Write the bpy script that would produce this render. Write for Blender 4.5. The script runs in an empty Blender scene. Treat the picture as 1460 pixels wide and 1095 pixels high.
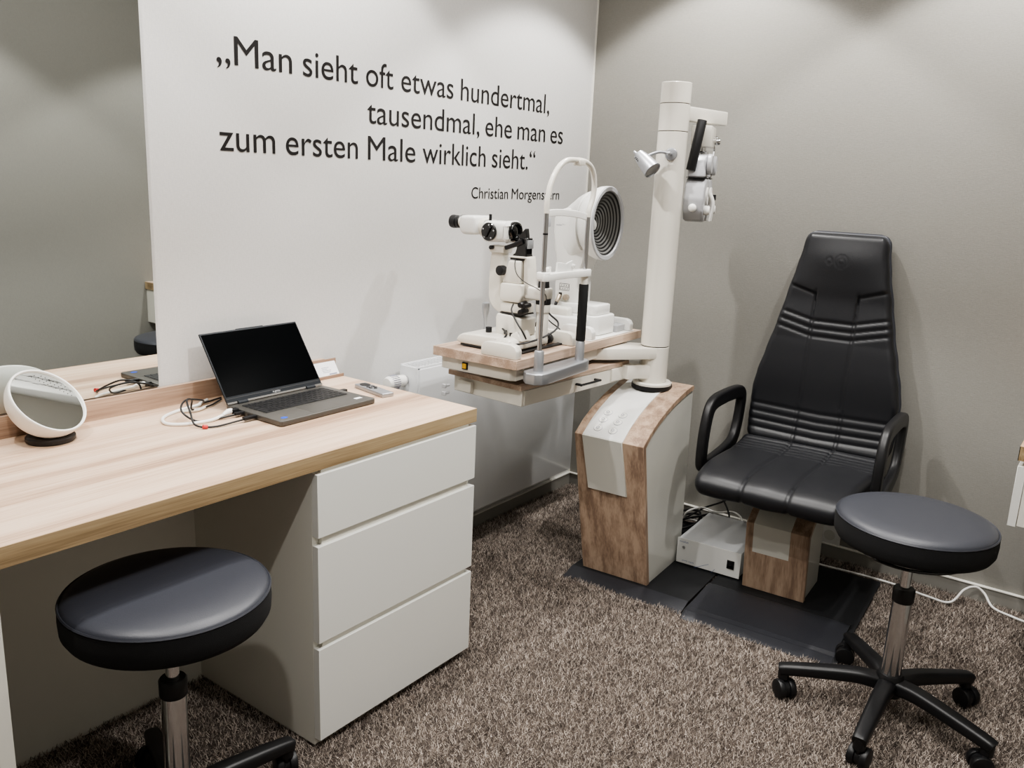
import bpy, bmesh, math, random
from mathutils import Vector, Matrix
random.seed(7)
PI = math.pi
scene = bpy.context.scene
col = scene.collection

# ------------------------------------------------------------------ materials
def lin(c):
    return tuple((v/255/12.92 if v/255 <= .04045 else ((v/255+.055)/1.055)**2.4) for v in c) + (1,)

def new_mat(name):
    m = bpy.data.materials.new(name); m.use_nodes = True
    nt = m.node_tree
    return m, nt, nt.nodes['Principled BSDF']

def plain(name, rgb, rough=.5, metal=0, coat=0, bump=0, bscale=300, spec=.5, var=0, emis=0, trans=0):
    m, nt, b = new_mat(name)
    b.inputs['Base Color'].default_value = lin(rgb)
    b.inputs['Roughness'].default_value = rough
    b.inputs['Metallic'].default_value = metal
    b.inputs['Coat Weight'].default_value = coat
    b.inputs['Specular IOR Level'].default_value = spec
    b.inputs['Transmission Weight'].default_value = trans
    if emis:
        b.inputs['Emission Color'].default_value = lin(rgb); b.inputs['Emission Strength'].default_value = emis
    tc = nt.nodes.new('ShaderNodeTexCoord')
    no = nt.nodes.new('ShaderNodeTexNoise'); no.inputs['Scale'].default_value = bscale; no.inputs['Detail'].default_value = 3
    nt.links.new(tc.outputs['Object'], no.inputs['Vector'])
    if bump:
        bp = nt.nodes.new('ShaderNodeBump'); bp.inputs['Strength'].default_value = bump; bp.inputs['Distance'].default_value = .002
        nt.links.new(no.outputs['Fac'], bp.inputs['Height']); nt.links.new(bp.outputs['Normal'], b.inputs['Normal'])
    if var:
        n2 = nt.nodes.new('ShaderNodeTexNoise'); n2.inputs['Scale'].default_value = 3
        nt.links.new(tc.outputs['Object'], n2.inputs['Vector'])
        mr = nt.nodes.new('ShaderNodeMix'); mr.data_type = 'RGBA'
        c = lin(rgb); mr.inputs[6].default_value = tuple(v*(1-var) for v in c[:3])+(1,); mr.inputs[7].default_value = tuple(min(1, v*(1+var)) for v in c[:3])+(1,)
        nt.links.new(n2.outputs['Fac'], mr.inputs[0]); nt.links.new(mr.outputs[2], b.inputs['Base Color'])
    return m

def wood(name, light, mid, dark, axis, sc=1.0, rough=.45, fine=1.0, off=0):
    m, nt, b = new_mat(name)
    b.inputs['Roughness'].default_value = rough
    tc = nt.nodes.new('ShaderNodeTexCoord'); mp = nt.nodes.new('ShaderNodeMapping')
    s = [22*sc]*3; s['xyz'.index(axis)] = .75 if axis == 'x' else .3
    mp.inputs['Scale'].default_value = s; mp.inputs['Location'].default_value = (off, off*.7, off*.3)
    nt.links.new(tc.outputs['Object'], mp.inputs['Vector'])
    n1 = nt.nodes.new('ShaderNodeTexNoise'); n1.inputs['Scale'].default_value = .55; n1.inputs['Detail'].default_value = 2.5; n1.inputs['Distortion'].default_value = .35 if axis == 'x' else .1
    nt.links.new(mp.outputs[0], n1.inputs['Vector'])
    mp2 = nt.nodes.new('ShaderNodeMapping')
    s2 = [260*fine]*3; s2['xyz'.index(axis)] = 7*fine
    mp2.inputs['Scale'].default_value = s2
    nt.links.new(tc.outputs['Object'], mp2.inputs['Vector'])
    n2 = nt.nodes.new('ShaderNodeTexNoise'); n2.inputs['Scale'].default_value = 1; n2.inputs['Detail'].default_value = 2
    nt.links.new(mp2.outputs[0], n2.inputs['Vector'])
    mix = nt.nodes.new('ShaderNodeMath'); mix.operation = 'MULTIPLY_ADD'; mix.inputs[1].default_value = .35
    nt.links.new(n2.outputs['Fac'], mix.inputs[0])
    m2 = nt.nodes.new('ShaderNodeMath'); m2.operation = 'MULTIPLY'; m2.inputs[1].default_value = .8
    nt.links.new(n1.outputs['Fac'], m2.inputs[0]); nt.links.new(m2.outputs[0], mix.inputs[2])
    r = nt.nodes.new('ShaderNodeValToRGB'); e = r.color_ramp.elements
    e[0].position = .43; e[0].color = lin(dark); e[1].position = .68; e[1].color = lin(light)
    k = e.new(.55); k.color = lin(mid)
    nt.links.new(mix.outputs[0], r.inputs['Fac']); nt.links.new(r.outputs['Color'], b.inputs['Base Color'])
    bp = nt.nodes.new('ShaderNodeBump'); bp.inputs['Strength'].default_value = .12; bp.inputs['Distance'].default_value = .001
    nt.links.new(n2.outputs['Fac'], bp.inputs['Height']); nt.links.new(bp.outputs['Normal'], b.inputs['Normal'])
    return m

def wallpaper(name, rgb, weave=0.25):
    m, nt, b = new_mat(name)
    b.inputs['Roughness'].default_value = .62; b.inputs['Specular IOR Level'].default_value = .35
    tc = nt.nodes.new('ShaderNodeTexCoord')
    mp = nt.nodes.new('ShaderNodeMapping'); mp.inputs['Scale'].default_value = (90, 90, 420)
    mp2 = nt.nodes.new('ShaderNodeMapping'); mp2.inputs['Scale'].default_value = (420, 420, 60)
    n1 = nt.nodes.new('ShaderNodeTexNoise'); n1.inputs['Scale'].default_value = 1
    n2 = nt.nodes.new('ShaderNodeTexNoise'); n2.inputs['Scale'].default_value = 1
    for mpp, n in ((mp, n1), (mp2, n2)):
        nt.links.new(tc.outputs['Object'], mpp.inputs['Vector']); nt.links.new(mpp.outputs[0], n.inputs['Vector'])
    ad = nt.nodes.new('ShaderNodeMath'); ad.operation = 'ADD'
    nt.links.new(n1.outputs['Fac'], ad.inputs[0]); nt.links.new(n2.outputs['Fac'], ad.inputs[1])
    bp = nt.nodes.new('ShaderNodeBump'); bp.inputs['Strength'].default_value = weave; bp.inputs['Distance'].default_value = .001
    nt.links.new(ad.outputs[0], bp.inputs['Height']); nt.links.new(bp.outputs['Normal'], b.inputs['Normal'])
    mr = nt.nodes.new('ShaderNodeMapRange'); mr.inputs['From Min'].default_value = .6; mr.inputs['From Max'].default_value = 1.4
    mr.inputs['To Min'].default_value = 0; mr.inputs['To Max'].default_value = 1
    nt.links.new(ad.outputs[0], mr.inputs['Value'])
    mx = nt.nodes.new('ShaderNodeMix'); mx.data_type = 'RGBA'; c = lin(rgb)
    mx.inputs[6].default_value = tuple(v*.93 for v in c[:3])+(1,); mx.inputs[7].default_value = tuple(min(1, v*1.05) for v in c[:3])+(1,)
    nt.links.new(mr.outputs[0], mx.inputs[0]); nt.links.new(mx.outputs[2], b.inputs['Base Color'])
    return m

def leather(name, rgb, rough=.38):
    m, nt, b = new_mat(name)
    b.inputs['Base Color'].default_value = lin(rgb); b.inputs['Roughness'].default_value = rough
    b.inputs['Specular IOR Level'].default_value = .55
    tc = nt.nodes.new('ShaderNodeTexCoord')
    v = nt.nodes.new('ShaderNodeTexVoronoi'); v.inputs['Scale'].default_value = 420
    n = nt.nodes.new('ShaderNodeTexNoise'); n.inputs['Scale'].default_value = 12; n.inputs['Detail'].default_value = 4
    nt.links.new(tc.outputs['Object'], v.inputs['Vector']); nt.links.new(tc.outputs['Object'], n.inputs['Vector'])
    b1 = nt.nodes.new('ShaderNodeBump'); b1.inputs['Strength'].default_value = .12; b1.inputs['Distance'].default_value = .001
    nt.links.new(v.outputs['Distance'], b1.inputs['Height'])
    b2 = nt.nodes.new('ShaderNodeBump'); b2.inputs['Strength'].default_value = .12; b2.inputs['Distance'].default_value = .004
    nt.links.new(n.outputs['Fac'], b2.inputs['Height']); nt.links.new(b1.outputs['Normal'], b2.inputs['Normal'])
    nt.links.new(b2.outputs['Normal'], b.inputs['Normal'])
    return m

def rings_mat(name):
    m, nt, b = new_mat(name)
    b.inputs['Roughness'].default_value = .35
    tc = nt.nodes.new('ShaderNodeTexCoord'); mul = nt.nodes.new('ShaderNodeVectorMath'); mul.operation = 'MULTIPLY'; mul.inputs[1].default_value = (1, 1, 0)
    ln = nt.nodes.new('ShaderNodeVectorMath'); ln.operation = 'LENGTH'
    nt.links.new(tc.outputs['Object'], mul.inputs[0]); nt.links.new(mul.outputs[0], ln.inputs[0])
    a = nt.nodes.new('ShaderNodeMath'); a.operation = 'MULTIPLY'; a.inputs[1].default_value = 11/.106
    f = nt.nodes.new('ShaderNodeMath'); f.operation = 'FRACT'
    g = nt.nodes.new('ShaderNodeMath'); g.operation = 'GREATER_THAN'; g.inputs[1].default_value = .5
    nt.links.new(ln.outputs['Value'], a.inputs[0]); nt.links.new(a.outputs[0], f.inputs[0]); nt.links.new(f.outputs[0], g.inputs[0])
    mx = nt.nodes.new('ShaderNodeMix'); mx.data_type = 'RGBA'; mx.inputs[6].default_value = lin((112, 112, 110)); mx.inputs[7].default_value = lin((8, 8, 10))
    nt.links.new(g.outputs[0], mx.inputs[0]); nt.links.new(mx.outputs[2], b.inputs['Base Color'])
    return m

def hair_mat(name):
    m, nt, b = new_mat(name)
    b.inputs['Roughness'].default_value = .75; b.inputs['Specular IOR Level'].default_value = .15
    hi = nt.nodes.new('ShaderNodeHairInfo'); r = nt.nodes.new('ShaderNodeValToRGB'); e = r.color_ramp.elements
    e[0].position = 0; e[0].color = lin((84, 76, 71)); e[1].position = 1; e[1].color = lin((226, 214, 203))
    k = e.new(.45); k.color = lin((152, 141, 132))
    nt.links.new(hi.outputs['Random'], r.inputs['Fac'])
    tc = nt.nodes.new('ShaderNodeTexCoord'); n = nt.nodes.new('ShaderNodeTexNoise'); n.inputs['Scale'].default_value = 22; n.inputs['Detail'].default_value = 4
    nt.links.new(tc.outputs['Object'], n.inputs['Vector'])
    mr = nt.nodes.new('ShaderNodeMapRange'); mr.inputs['From Min'].default_value = .3; mr.inputs['From Max'].default_value = .7
    mr.inputs['To Min'].default_value = .74; mr.inputs['To Max'].default_value = 1.12
    nt.links.new(n.outputs['Fac'], mr.inputs['Value'])
    sc = nt.nodes.new('ShaderNodeVectorMath'); sc.operation = 'SCALE'
    nt.links.new(r.outputs['Color'], sc.inputs[0]); nt.links.new(mr.outputs[0], sc.inputs['Scale'])
    nt.links.new(sc.outputs[0], b.inputs['Base Color'])
    return m

M = {
 'text_wall': wallpaper('text_wall_paper', (206, 205, 203), .18),
 'grey_wall': wallpaper('grey_wallpaper', (140, 138, 132), .35),
 'grey_base': plain('grey_skirting', (150, 148, 142), .5),
 'white_lip': plain('white_skirting_lip', (226, 224, 216), .45),
 'ceiling': plain('ceiling_paint', (225, 224, 220), .8, bump=.1),
 'floor': plain('carpet_backing', (96, 86, 79), .95, bump=.4, bscale=200),
 'pile': hair_mat('carpet_pile'),
 'desk': wood('light_ash_laminate', (208, 184, 162), (190, 162, 138), (158, 129, 107), 'x', 1.25),
 'desk_edge': wood('desk_edge_band', (180, 160, 128), (162, 140, 108), (134, 113, 84), 'x', 1.8, off=3),
 'splash': wood('backsplash_laminate', (182, 158, 138), (164, 139, 120), (138, 114, 97), 'x', 1.4, off=5),
 'uwood_z': wood('walnut_laminate_upright', (184, 160, 139), (164, 140, 120), (138, 115, 98), 'z', 3.2, off=2),
 'uwood_x': wood('walnut_laminate_flat', (194, 172, 154), (172, 149, 131), (154, 131, 113), 'x', 2.2, off=1),
 'white_front': plain('white_lacquer_front', (224, 224, 219), .35, var=.01),
 'white_carcass': plain('white_melamine', (222, 220, 211), .5),
 'cream': plain('cream_lacquer', (212, 211, 203), .3, coat=.3),
 'white_gloss': plain('white_gloss', (226, 226, 223), .28, coat=.25),
 'ivory': plain('ivory_enamel', (220, 216, 206), .25, coat=.4),
 'white_plastic': plain('white_plastic', (230, 229, 225), .35),
 'grey_plastic': plain('light_grey_plastic', (176, 177, 180), .35),
 'dark_gap': plain('shadow_gap', (40, 38, 36), .8),
 'black_plastic': plain('black_plastic', (22, 22, 24), .42, bump=.05),
 'black_gloss': plain('black_gloss', (10, 10, 12), .12, coat=.4),
 'black_foam': plain('black_foam', (20, 20, 20), .8, bump=.3),
 'rubber': plain('black_rubber', (26, 27, 30), .55, bump=.35, bscale=500, var=.1),
 'rubber_lighter': plain('lighter_rubber', (44, 45, 50), .4, bump=.3, bscale=300, var=.25),  # slightly lighter, smoother rubber for the mat bevel and front plate
 'leather': leather('black_leather', (24, 25, 29), .43),
 'seat_leather': leather('charcoal_leather', (50, 52, 59), .45),
 'fabric': plain('black_fabric', (15, 15, 17), .9, bump=.3, bscale=900),
 'chrome': plain('chrome', (205, 205, 205), .12, metal=1),
 'steel': plain('satin_steel', (190, 190, 192), .3, metal=1),
 'alu': plain('anodised_aluminium', (172, 174, 178), .38, metal=.75),
 'mirror': plain('mirror_silver', (222, 226, 224), .015, metal=1),
 'mirror_edge': plain('mirror_edge', (170, 178, 174), .2, metal=.3),
 'lap': plain('laptop_gunmetal', (92, 90, 86), .42, metal=.5),
 'lap_bezel': plain('laptop_bezel', (36, 39, 43), .55, spec=.25),
 'screen': plain('laptop_glass', (3, 4, 5), .25, spec=.02),
 'key': plain('laptop_keys', (16, 16, 18), .5),
 'letter': plain('anthracite_vinyl', (36, 34, 34), .6, spec=.2),
 'lightgreyink': plain('grey_print', (132, 134, 150), .5),
 'whiteink': plain('pale_print', (190, 190, 190), .5),
 'blue': plain('blue_sticker', (40, 80, 190), .4),
 'blueink': plain('blue_print', (110, 125, 160), .5),
 'paper': plain('white_paper', (236, 236, 238), .6),
 'red': plain('red_tie', (190, 60, 60), .5),
 'amber': plain('amber_switch', (196, 150, 40), .3, emis=.15),
 'rings': rings_mat('concentric_rings'),
 'glassy': plain('smoked_acrylic', (190, 192, 194), .1, trans=.6),
 'rad': plain('radiator_enamel', (206, 208, 210), .22, coat=.3),
 'metal_plug': plain('plug_nickel', (178, 166, 150), .35, metal=.7),
 'lamp_on': plain('lamp_diffuser', (255, 244, 228), .5, emis=6),
}

# ------------------------------------------------------------------ mesh builder
class MB:
    def __init__(s): s.bm = bmesh.new()
    def _add(s, t, M4=None):
        if M4 is not None: t.transform(M4)
        me = bpy.data.meshes.new('tmp'); t.to_mesh(me); t.free(); s.bm.from_mesh(me); bpy.data.meshes.remove(me)
        return s
    def box(s, x0, x1, y0, y1, z0, z1, bev=0, seg=2, M4=None):
        t = bmesh.new(); bmesh.ops.create_cube(t, size=1)
        for v in t.verts:
            v.co = Vector(((x0+x1)/2+v.co.x*(x1-x0), (y0+y1)/2+v.co.y*(y1-y0), (z0+z1)/2+v.co.z*(z1-z0)))
        if bev: bmesh.ops.bevel(t, geom=list(t.edges), offset=bev, segments=seg, profile=.5, affect='EDGES')
        return s._add(t, M4)
    def cyl(s, p0, p1, r0, r1=None, seg=28, bev=0):
        p0, p1 = Vector(p0), Vector(p1); r1 = r0 if r1 is None else r1
        t = bmesh.new(); L = (p1-p0).length
        bmesh.ops.create_cone(t, cap_ends=True, segments=seg, radius1=r0, radius2=r1, depth=L)
        if bev:
            ed = [e for e in t.edges if abs(e.verts[0].co.z-e.verts[1].co.z) < 1e-6]
            bmesh.ops.bevel(t, geom=ed, offset=bev, segments=2, profile=.5, affect='EDGES')
        q = (p1-p0).to_track_quat('Z', 'Y').to_matrix().to_4x4()
        return s._add(t, Matrix.Translation((p0+p1)/2) @ q)
    def ball(s, c, r, seg=20):
        t = bmesh.new(); bmesh.ops.create_uvsphere(t, u_segments=seg, v_segments=seg//2, radius=1)
        rr = r if hasattr(r, '__len__') else (r, r, r)
        return s._add(t, Matrix.Translation(c) @ Matrix.Diagonal((*rr, 1)))
    def lathe(s, prof, seg=48, M4=None):
        t = bmesh.new(); rings = []
        for r, z in prof:
            if r < 1e-6: rings.append([t.verts.new((0, 0, z))])
            else: rings.append([t.verts.new((r*math.cos(2*PI*i/seg), r*math.sin(2*PI*i/seg), z)) for i in range(seg)])
        for a, b in zip(rings, rings[1:]):
            for i in range(seg):
                j = (i+1) % seg
                f = ([a[0]] if len(a) == 1 else [a[i], a[j]]) + ([b[0]] if len(b) == 1 else [b[j], b[i]])
                if len(f) > 2: t.faces.new(f)
        bmesh.ops.recalc_face_normals(t, faces=t.faces)
        return s._add(t, M4)
    def prism(s, poly, axis, a0, a1, bev=0, seg=2, M4=None):
        # poly in the two other axes, in cyclic order: x->(y,z) y->(x,z) z->(x,y)
        t = bmesh.new()
        def co(p, a):
            if axis == 'x': return (a, p[0], p[1])
            if axis == 'y': return (p[0], a, p[1])
            return (p[0], p[1], a)
        A = [t.verts.new(co(p, a0)) for p in poly]; B = [t.verts.new(co(p, a1)) for p in poly]
        n = len(poly); t.faces.new(A); t.faces.new(B[::-1])
        for i in range(n): t.faces.new([A[i], B[i], B[(i+1) % n], A[(i+1) % n]])
        bmesh.ops.recalc_face_normals(t, faces=t.faces)
        if bev: bmesh.ops.bevel(t, geom=list(t.edges), offset=bev, segments=seg, profile=.5, affect='EDGES')
        return s._add(t, M4)
    def sweep(s, pts, sec, closed=False, up=(0, 0, 1), caps=True, smooth=6, scales=None):
        # sec: list of (a,b): a along side, b along path-normal
        P = [Vector(p) for p in pts]
        if smooth > 1: P, scales = catmull(P, smooth, closed, scales)
        n = len(P); t = bmesh.new(); rings = []; up = Vector(up)
        prev = None
        for i in range(n):
            a = P[(i-1) % n] if (closed or i > 0) else P[i]; b = P[(i+1) % n] if (closed or i < n-1) else P[i]
            tg = (b-a).normalized()
            if prev is None:
                side = up.cross(tg)
                if side.length < 1e-3: side = Vector((1, 0, 0)).cross(tg)
            else: side = prev - tg*prev.dot(tg)
            side.normalize(); prev = side if s.transport else None
            nr = tg.cross(side).normalized(); k = scales[i] if scales else 1
            rings.append([t.verts.new(P[i]+side*x*k+nr*y*k) for x, y in sec])
        m = len(sec); R = list(zip(rings, rings[1:]))
        if closed: R.append((rings[-1], rings[0]))
        for A, B in R:
            for i in range(m): t.faces.new([A[i], B[i], B[(i+1) % m], A[(i+1) % m]])
        if caps and not closed: t.faces.new(rings[0]); t.faces.new(rings[-1][::-1])
        bmesh.ops.recalc_face_normals(t, faces=t.faces)
        return s._add(t)
    transport = True
    def tube(s, pts, r, seg=10, closed=False, smooth=6, scales=None):
        return s.sweep(pts, [(r*math.cos(2*PI*i/seg), r*math.sin(2*PI*i/seg)) for i in range(seg)], closed, smooth=smooth, scales=scales)
    def build(s, name, mat, parent=None, sharp=38, M4=None, label=None):
        me = bpy.data.meshes.new(name)
        if M4 is not None: s.bm.transform(M4)
        for f in s.bm.faces: f.smooth = True
        lim = math.radians(sharp)
        for e in s.bm.edges:
            if len(e.link_faces) != 2 or e.calc_face_angle(0) > lim: e.smooth = False
        s.bm.to_mesh(me); s.bm.free()
        me.materials.append(M[mat] if isinstance(mat, str) else mat)
        o = bpy.data.objects.new(name, me); col.objects.link(o)
        if parent is not None: o.parent = parent
        if label: o['label'] = label
        return o

def catmull(P, k, closed, scales=None):
    out, so = [], []
    n = len(P); rng = range(n if closed else n-1)
    for i in rng:
        p0 = P[(i-1) % n] if (closed or i > 0) else P[i]*2-P[i+1]
        p1, p2 = P[i], P[(i+1) % n]
        p3 = P[(i+2) % n] if (closed or i+2 < n) else P[i+1]*2-P[i]
        for j in range(k):
            t = j/k
            out.append(.5*((2*p1)+(p2-p0)*t+(2*p0-5*p1+4*p2-p3)*t*t+(3*p1-p0-3*p2+p3)*t**3))
            if scales: so.append(scales[i]*(1-t)+scales[(i+1) % n]*t)
    if not closed:
        out.append(P[-1])
        if scales: so.append(scales[-1])
    return out, (so if scales else None)

def rrect(w, h, r, n=4):
    o = []
    for cx, cy, a0 in ((w/2-r, h/2-r, 0), (-w/2+r, h/2-r, 90), (-w/2+r, -h/2+r, 180), (w/2-r, -h/2+r, 270)):
        for i in range(n+1):
            a = math.radians(a0+90*i/n); o.append((cx+r*math.cos(a), cy+r*math.sin(a)))
    return o

def tag(o, label=None, cat=None, group=None, kind=None):
    if label: o['label'] = label
    if cat: o['category'] = cat
    if group: o['group'] = group
    if kind: o['kind'] = kind
    return o

def thing(name, label, cat, loc=(0, 0, 0), rz=0, group=None):
    o = bpy.data.objects.new(name, None); col.objects.link(o); o.empty_display_size = .05
    o.location = loc; o.rotation_euler = (0, 0, math.radians(rz))
    return tag(o, label, cat, group)

def copy_tree(o, parent=None):
    c = o.copy(); col.objects.link(c)
    if parent is not None: c.parent = parent
    for ch in list(o.children): copy_tree(ch, c)
    return c

def text_bm(words, M4, cond=True, bold=0.0):
    """words: list of (text, x0, x1 or None, base, size) laid in a plane, x right / y up, then placed by M4"""
    out = bmesh.new()
    for txt, x0, x1, base, size in words:
        cu = bpy.data.curves.new('t', 'FONT'); cu.body = txt; cu.size = size; cu.offset = bold
        ob = bpy.data.objects.new('t', cu); col.objects.link(ob)
        dg = bpy.context.evaluated_depsgraph_get(); me = bpy.data.meshes.new_from_object(ob.evaluated_get(dg))
        bpy.data.objects.remove(ob); bpy.data.curves.remove(cu)
        xs = [v.co.x for v in me.vertices]
        if xs:
            a, b = min(xs), max(xs); k = (x1-x0)/(b-a) if x1 is not None else 1
            for v in me.vertices: v.co = Vector((x0+(v.co.x-a)*k, base+v.co.y, 0))
            out.from_mesh(me)
        bpy.data.meshes.remove(me)
    out.transform(M4)
    mb = MB(); mb.bm.free(); mb.bm = out
    return mb


# ------------------------------------------------------------------ frames of the two furniture groups
def frame(ox, oy, deg):
    c, s = math.cos(math.radians(deg)), math.sin(math.radians(deg))
    return lambda x, y, z=0: (ox+c*x-s*y, oy+s*x+c*y, z)
UF, UD = frame(2.489, 1.327, 3.3), 3.3        # refraction unit base: local x to the back
TF, TD = frame(1.96, 1.415, 1.3), 1.3         # instrument table: local x along it, local y to the wall
CF, CD = frame(2.739, .842, 3.3), 3.3         # examination chair

class Kit:
    """a thing whose parts are written in the coordinates of its frame"""
    def __init__(s, name, label, cat, F, deg, o, group=None):
        s.t = thing(name, label, cat, F(*o), deg, group); s.o = Vector(o)
    def part(s, mb, name, mat, parent=None, label=None, sharp=38):
        o = mb.build(name, mat, parent or s.t, sharp=sharp, M4=Matrix.Translation(-s.o), label=label)
        return o

WA, WB, WC, WD, CH = 2.0, 3.226, -.29, -1.3, 2.5

# ------------------------------------------------------------------ setting
def struct(name, mb, mat): return tag(mb.build(name, mat), kind='structure')
struct('floor', MB().box(WD-.1, WB+.1, WC-.1, WA+.1, -.06, -.001), 'floor')
struct('ceiling', MB().box(WD-.1, WB+.1, WC-.1, WA+.1, CH, CH+.1), 'ceiling')
struct('wall_left', MB().box(WD-.1, WB, WA, WA+.1, -.02, CH), 'text_wall')
struct('wall_right', MB().box(WB, WB+.1, WC-.1, WA+.1, -.02, CH), 'grey_wall')
struct('wall_back', MB().box(WD-.1, WB, WC-.1, WC, -.02, CH), 'grey_wall')
struct('wall_near', MB().box(WD-.1, WD, WC, WA, -.02, CH), 'grey_wall')
struct('baseboard_right', MB().box(WB-.012, WB, WC, WA, 0, .056), 'grey_base')
struct('trim_1', MB().box(WB-.016, WB, WC, WA, .056, .0605, .001), 'white_lip')
struct('baseboard_left', MB().box(1.80, WB-.012, WA-.012, WA, 0, .056), 'grey_base')
struct('trim_2', MB().box(1.80, WB-.016, WA-.016, WA, .056, .0605, .001), 'white_lip')
struct('corner_highlight', MB().box(WB-.006, WB-.0005, WA-.006, WA-.0005, .061, CH), 'white_lip')  # thin white strip drawn as a highlight along the room corner

# lettering on the wall
ML = Matrix.Translation((0, WA-.0012, 0)) @ Matrix.Rotation(PI/2, 4, 'X')
S = .1045
lt = thing('wall_lettering', 'dark grey German quotation in four lines stuck on the white wall above the radiator', 'lettering', (1.396, WA-.001, 1.30))
lines = [[('„Man', 1.397, 1.639, 1.63, S), ('sieht', 1.677, 1.887, 1.63, S), ('oft', 1.92, 2.038, 1.63, S), ('etwas', 2.073, 2.328, 1.63, S), ('hundertmal,', 2.367, 2.91, 1.63, S)],
         [('tausendmal,', 1.925, 2.476, 1.521, S), ('ehe', 2.51, 2.67, 1.521, S), ('man', 2.706, 2.891, 1.521, S), ('es', 2.928, 3.018, 1.521, S)],
         [('zum', 1.397, 1.576, 1.412, S), ('ersten', 1.613, 1.887, 1.412, S), ('Male', 1.929, 2.144, 1.412, S), ('wirklich', 2.179, 2.517, 1.412, S), ('sieht.“', 2.555, 2.83, 1.412, S)],
         [('Christian', 2.442, 2.662, 1.299, .058), ('Morgenstern', 2.685, 3.015, 1.299, .058)]]
lbs = ['top line of the quotation', 'second, indented line of the quotation', 'third line of the quotation', 'small signature line under the quotation']
for ln_, lb in zip(lines, lbs):
    for w_ in ln_:
        text_bm([w_], ML, bold=0).build('word', 'letter', lt, M4=Matrix.Translation((-1.396, -(WA-.001), -1.30)), label=lb.replace('line', 'line word', 1) if 0 else None)

# ------------------------------------------------------------------ ceiling lights
def ceiling_light(x, y, label, cone=107, power=54):
    t = thing('ceiling_light', label, 'light', (x, y, CH), 0, 'recessed ceiling downlights')
    MB().lathe([(.036, -.001), (.05, -.001), (.052, -.004), (.036, -.006), (.036, -.001)], 32).build('trim_ring', 'white_plastic', t)
    MB().cyl((0, 0, -.0005), (0, 0, -.0025), .036).build('diffuser', 'lamp_on', t)
    L = bpy.data.lights.new('downlight_lamp', 'SPOT'); L.energy = power; L.spot_size = math.radians(cone); L.spot_blend = .22
    L.shadow_soft_size = .03; L.color = (1, .975, .94)
    o = bpy.data.objects.new('downlight_lamp', L); col.objects.link(o); o.location = (0, 0, -.04); o.parent = t
ceiling_light(1.62, 1.62, 'round white downlight in the ceiling over the laptop')
ceiling_light(2.80, 1.40, 'round white downlight in the ceiling over the instrument table')
ceiling_light(2.76, .46, 'round white downlight in the ceiling over the examination chair')
ceiling_light(1.35, .30, 'round white downlight in the ceiling over the middle of the carpet', power=60)
ceiling_light(.42, 1.55, 'round white downlight in the ceiling over the make-up mirror', power=50)
ceiling_light(.1, .4, 'round white downlight in the ceiling near the entrance side', power=40)

L = bpy.data.lights.new('added_ceiling_fill', 'AREA'); L.shape = 'RECTANGLE'; L.size = 2.6; L.size_y = 1.6; L.energy = 26; L.color = (1, .98, .96)  # soft area fill added under the ceiling, no fixture belongs to it
o = bpy.data.objects.new('added_ceiling_fill', L); col.objects.link(o); o.location = (1.4, .85, CH-.02)

# ------------------------------------------------------------------ wall mirror
t = thing('wall_mirror', 'large frameless mirror on the wall over the left part of the desk', 'mirror', (.2, WA, .812))
MB().box(-1.2, .987, -.006, -.0012, 0, 1.5).build('mirror_backing', 'mirror_edge', t)
MB().box(-1.2, .9865, -.0068, -.0061, 0, 1.5).build('mirror_glass', 'mirror', t)

# ------------------------------------------------------------------ desk
DT = .757
t = thing('desk', 'long ash-coloured wall desk with thick edge and low upstand under mirror', 'desk', (.5, 1.405, 0))
def D(mb, n, m, p=None, label=None): return mb.build(n, m, p or t, M4=Matrix.Translation((-.5, -1.405, 0)), label=label)
D(MB().box(-.9, 1.7685, 1.4062, 1.998, .7195, DT), 'desktop', 'desk')
D(MB().box(-.9, 1.770, 1.405, 1.4062, .7195, DT-.0003), 'front_edge_band', 'desk_edge')
D(MB().box(1.7685, 1.770, 1.4062, 1.998, .7195, DT-.0003), 'side_edge_band', 'desk_edge')
D(MB().box(-.9, 1.735, 1.983, 1.9985, DT, .808), 'backsplash', 'splash')
D(MB().box(.520, .545, 1.43, 1.885, 0, .719), 'support_panel', 'white_carcass')
D(MB().box(-.9, 1.205, 1.887, 1.905, 0, .719), 'back_panel', 'white_carcass')

# drawer cabinet
t = thing('drawer_cabinet', 'white handleless cabinet with three drawers under the right end of the desk', 'cabinet', (1.49, 1.42, 0))
def D(mb, n, m, p=None, label=None): return mb.build(n, m, p or t, M4=Matrix.Translation((-1.49, -1.42, 0)), label=label)
D(MB().box(1.203, 1.221, 1.423, 1.96, .012, .7185), 'side_panel', 'white_carcass')
D(MB().box(1.745, 1.763, 1.423, 1.96, .03, .7185), 'side_panel', 'white_carcass')
D(MB().box(1.221, 1.745, 1.4115, 1.96, .03, .7185), 'carcass', 'white_carcass')
D(MB().box(1.21, 1.74, 1.430, 1.94, 0, .03), 'plinth', 'white_carcass')
for z0, z1, lb in ((.031, .274, 'bottom drawer front'), (.291, .535, 'middle drawer front'), (.557, .7095, 'shallow top drawer front')):
    d = D(MB().box(1.203, 1.766, 1.402, 1.4225, z0, z1, .0008, 1), 'drawer', 'white_front', label=lb)

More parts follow.
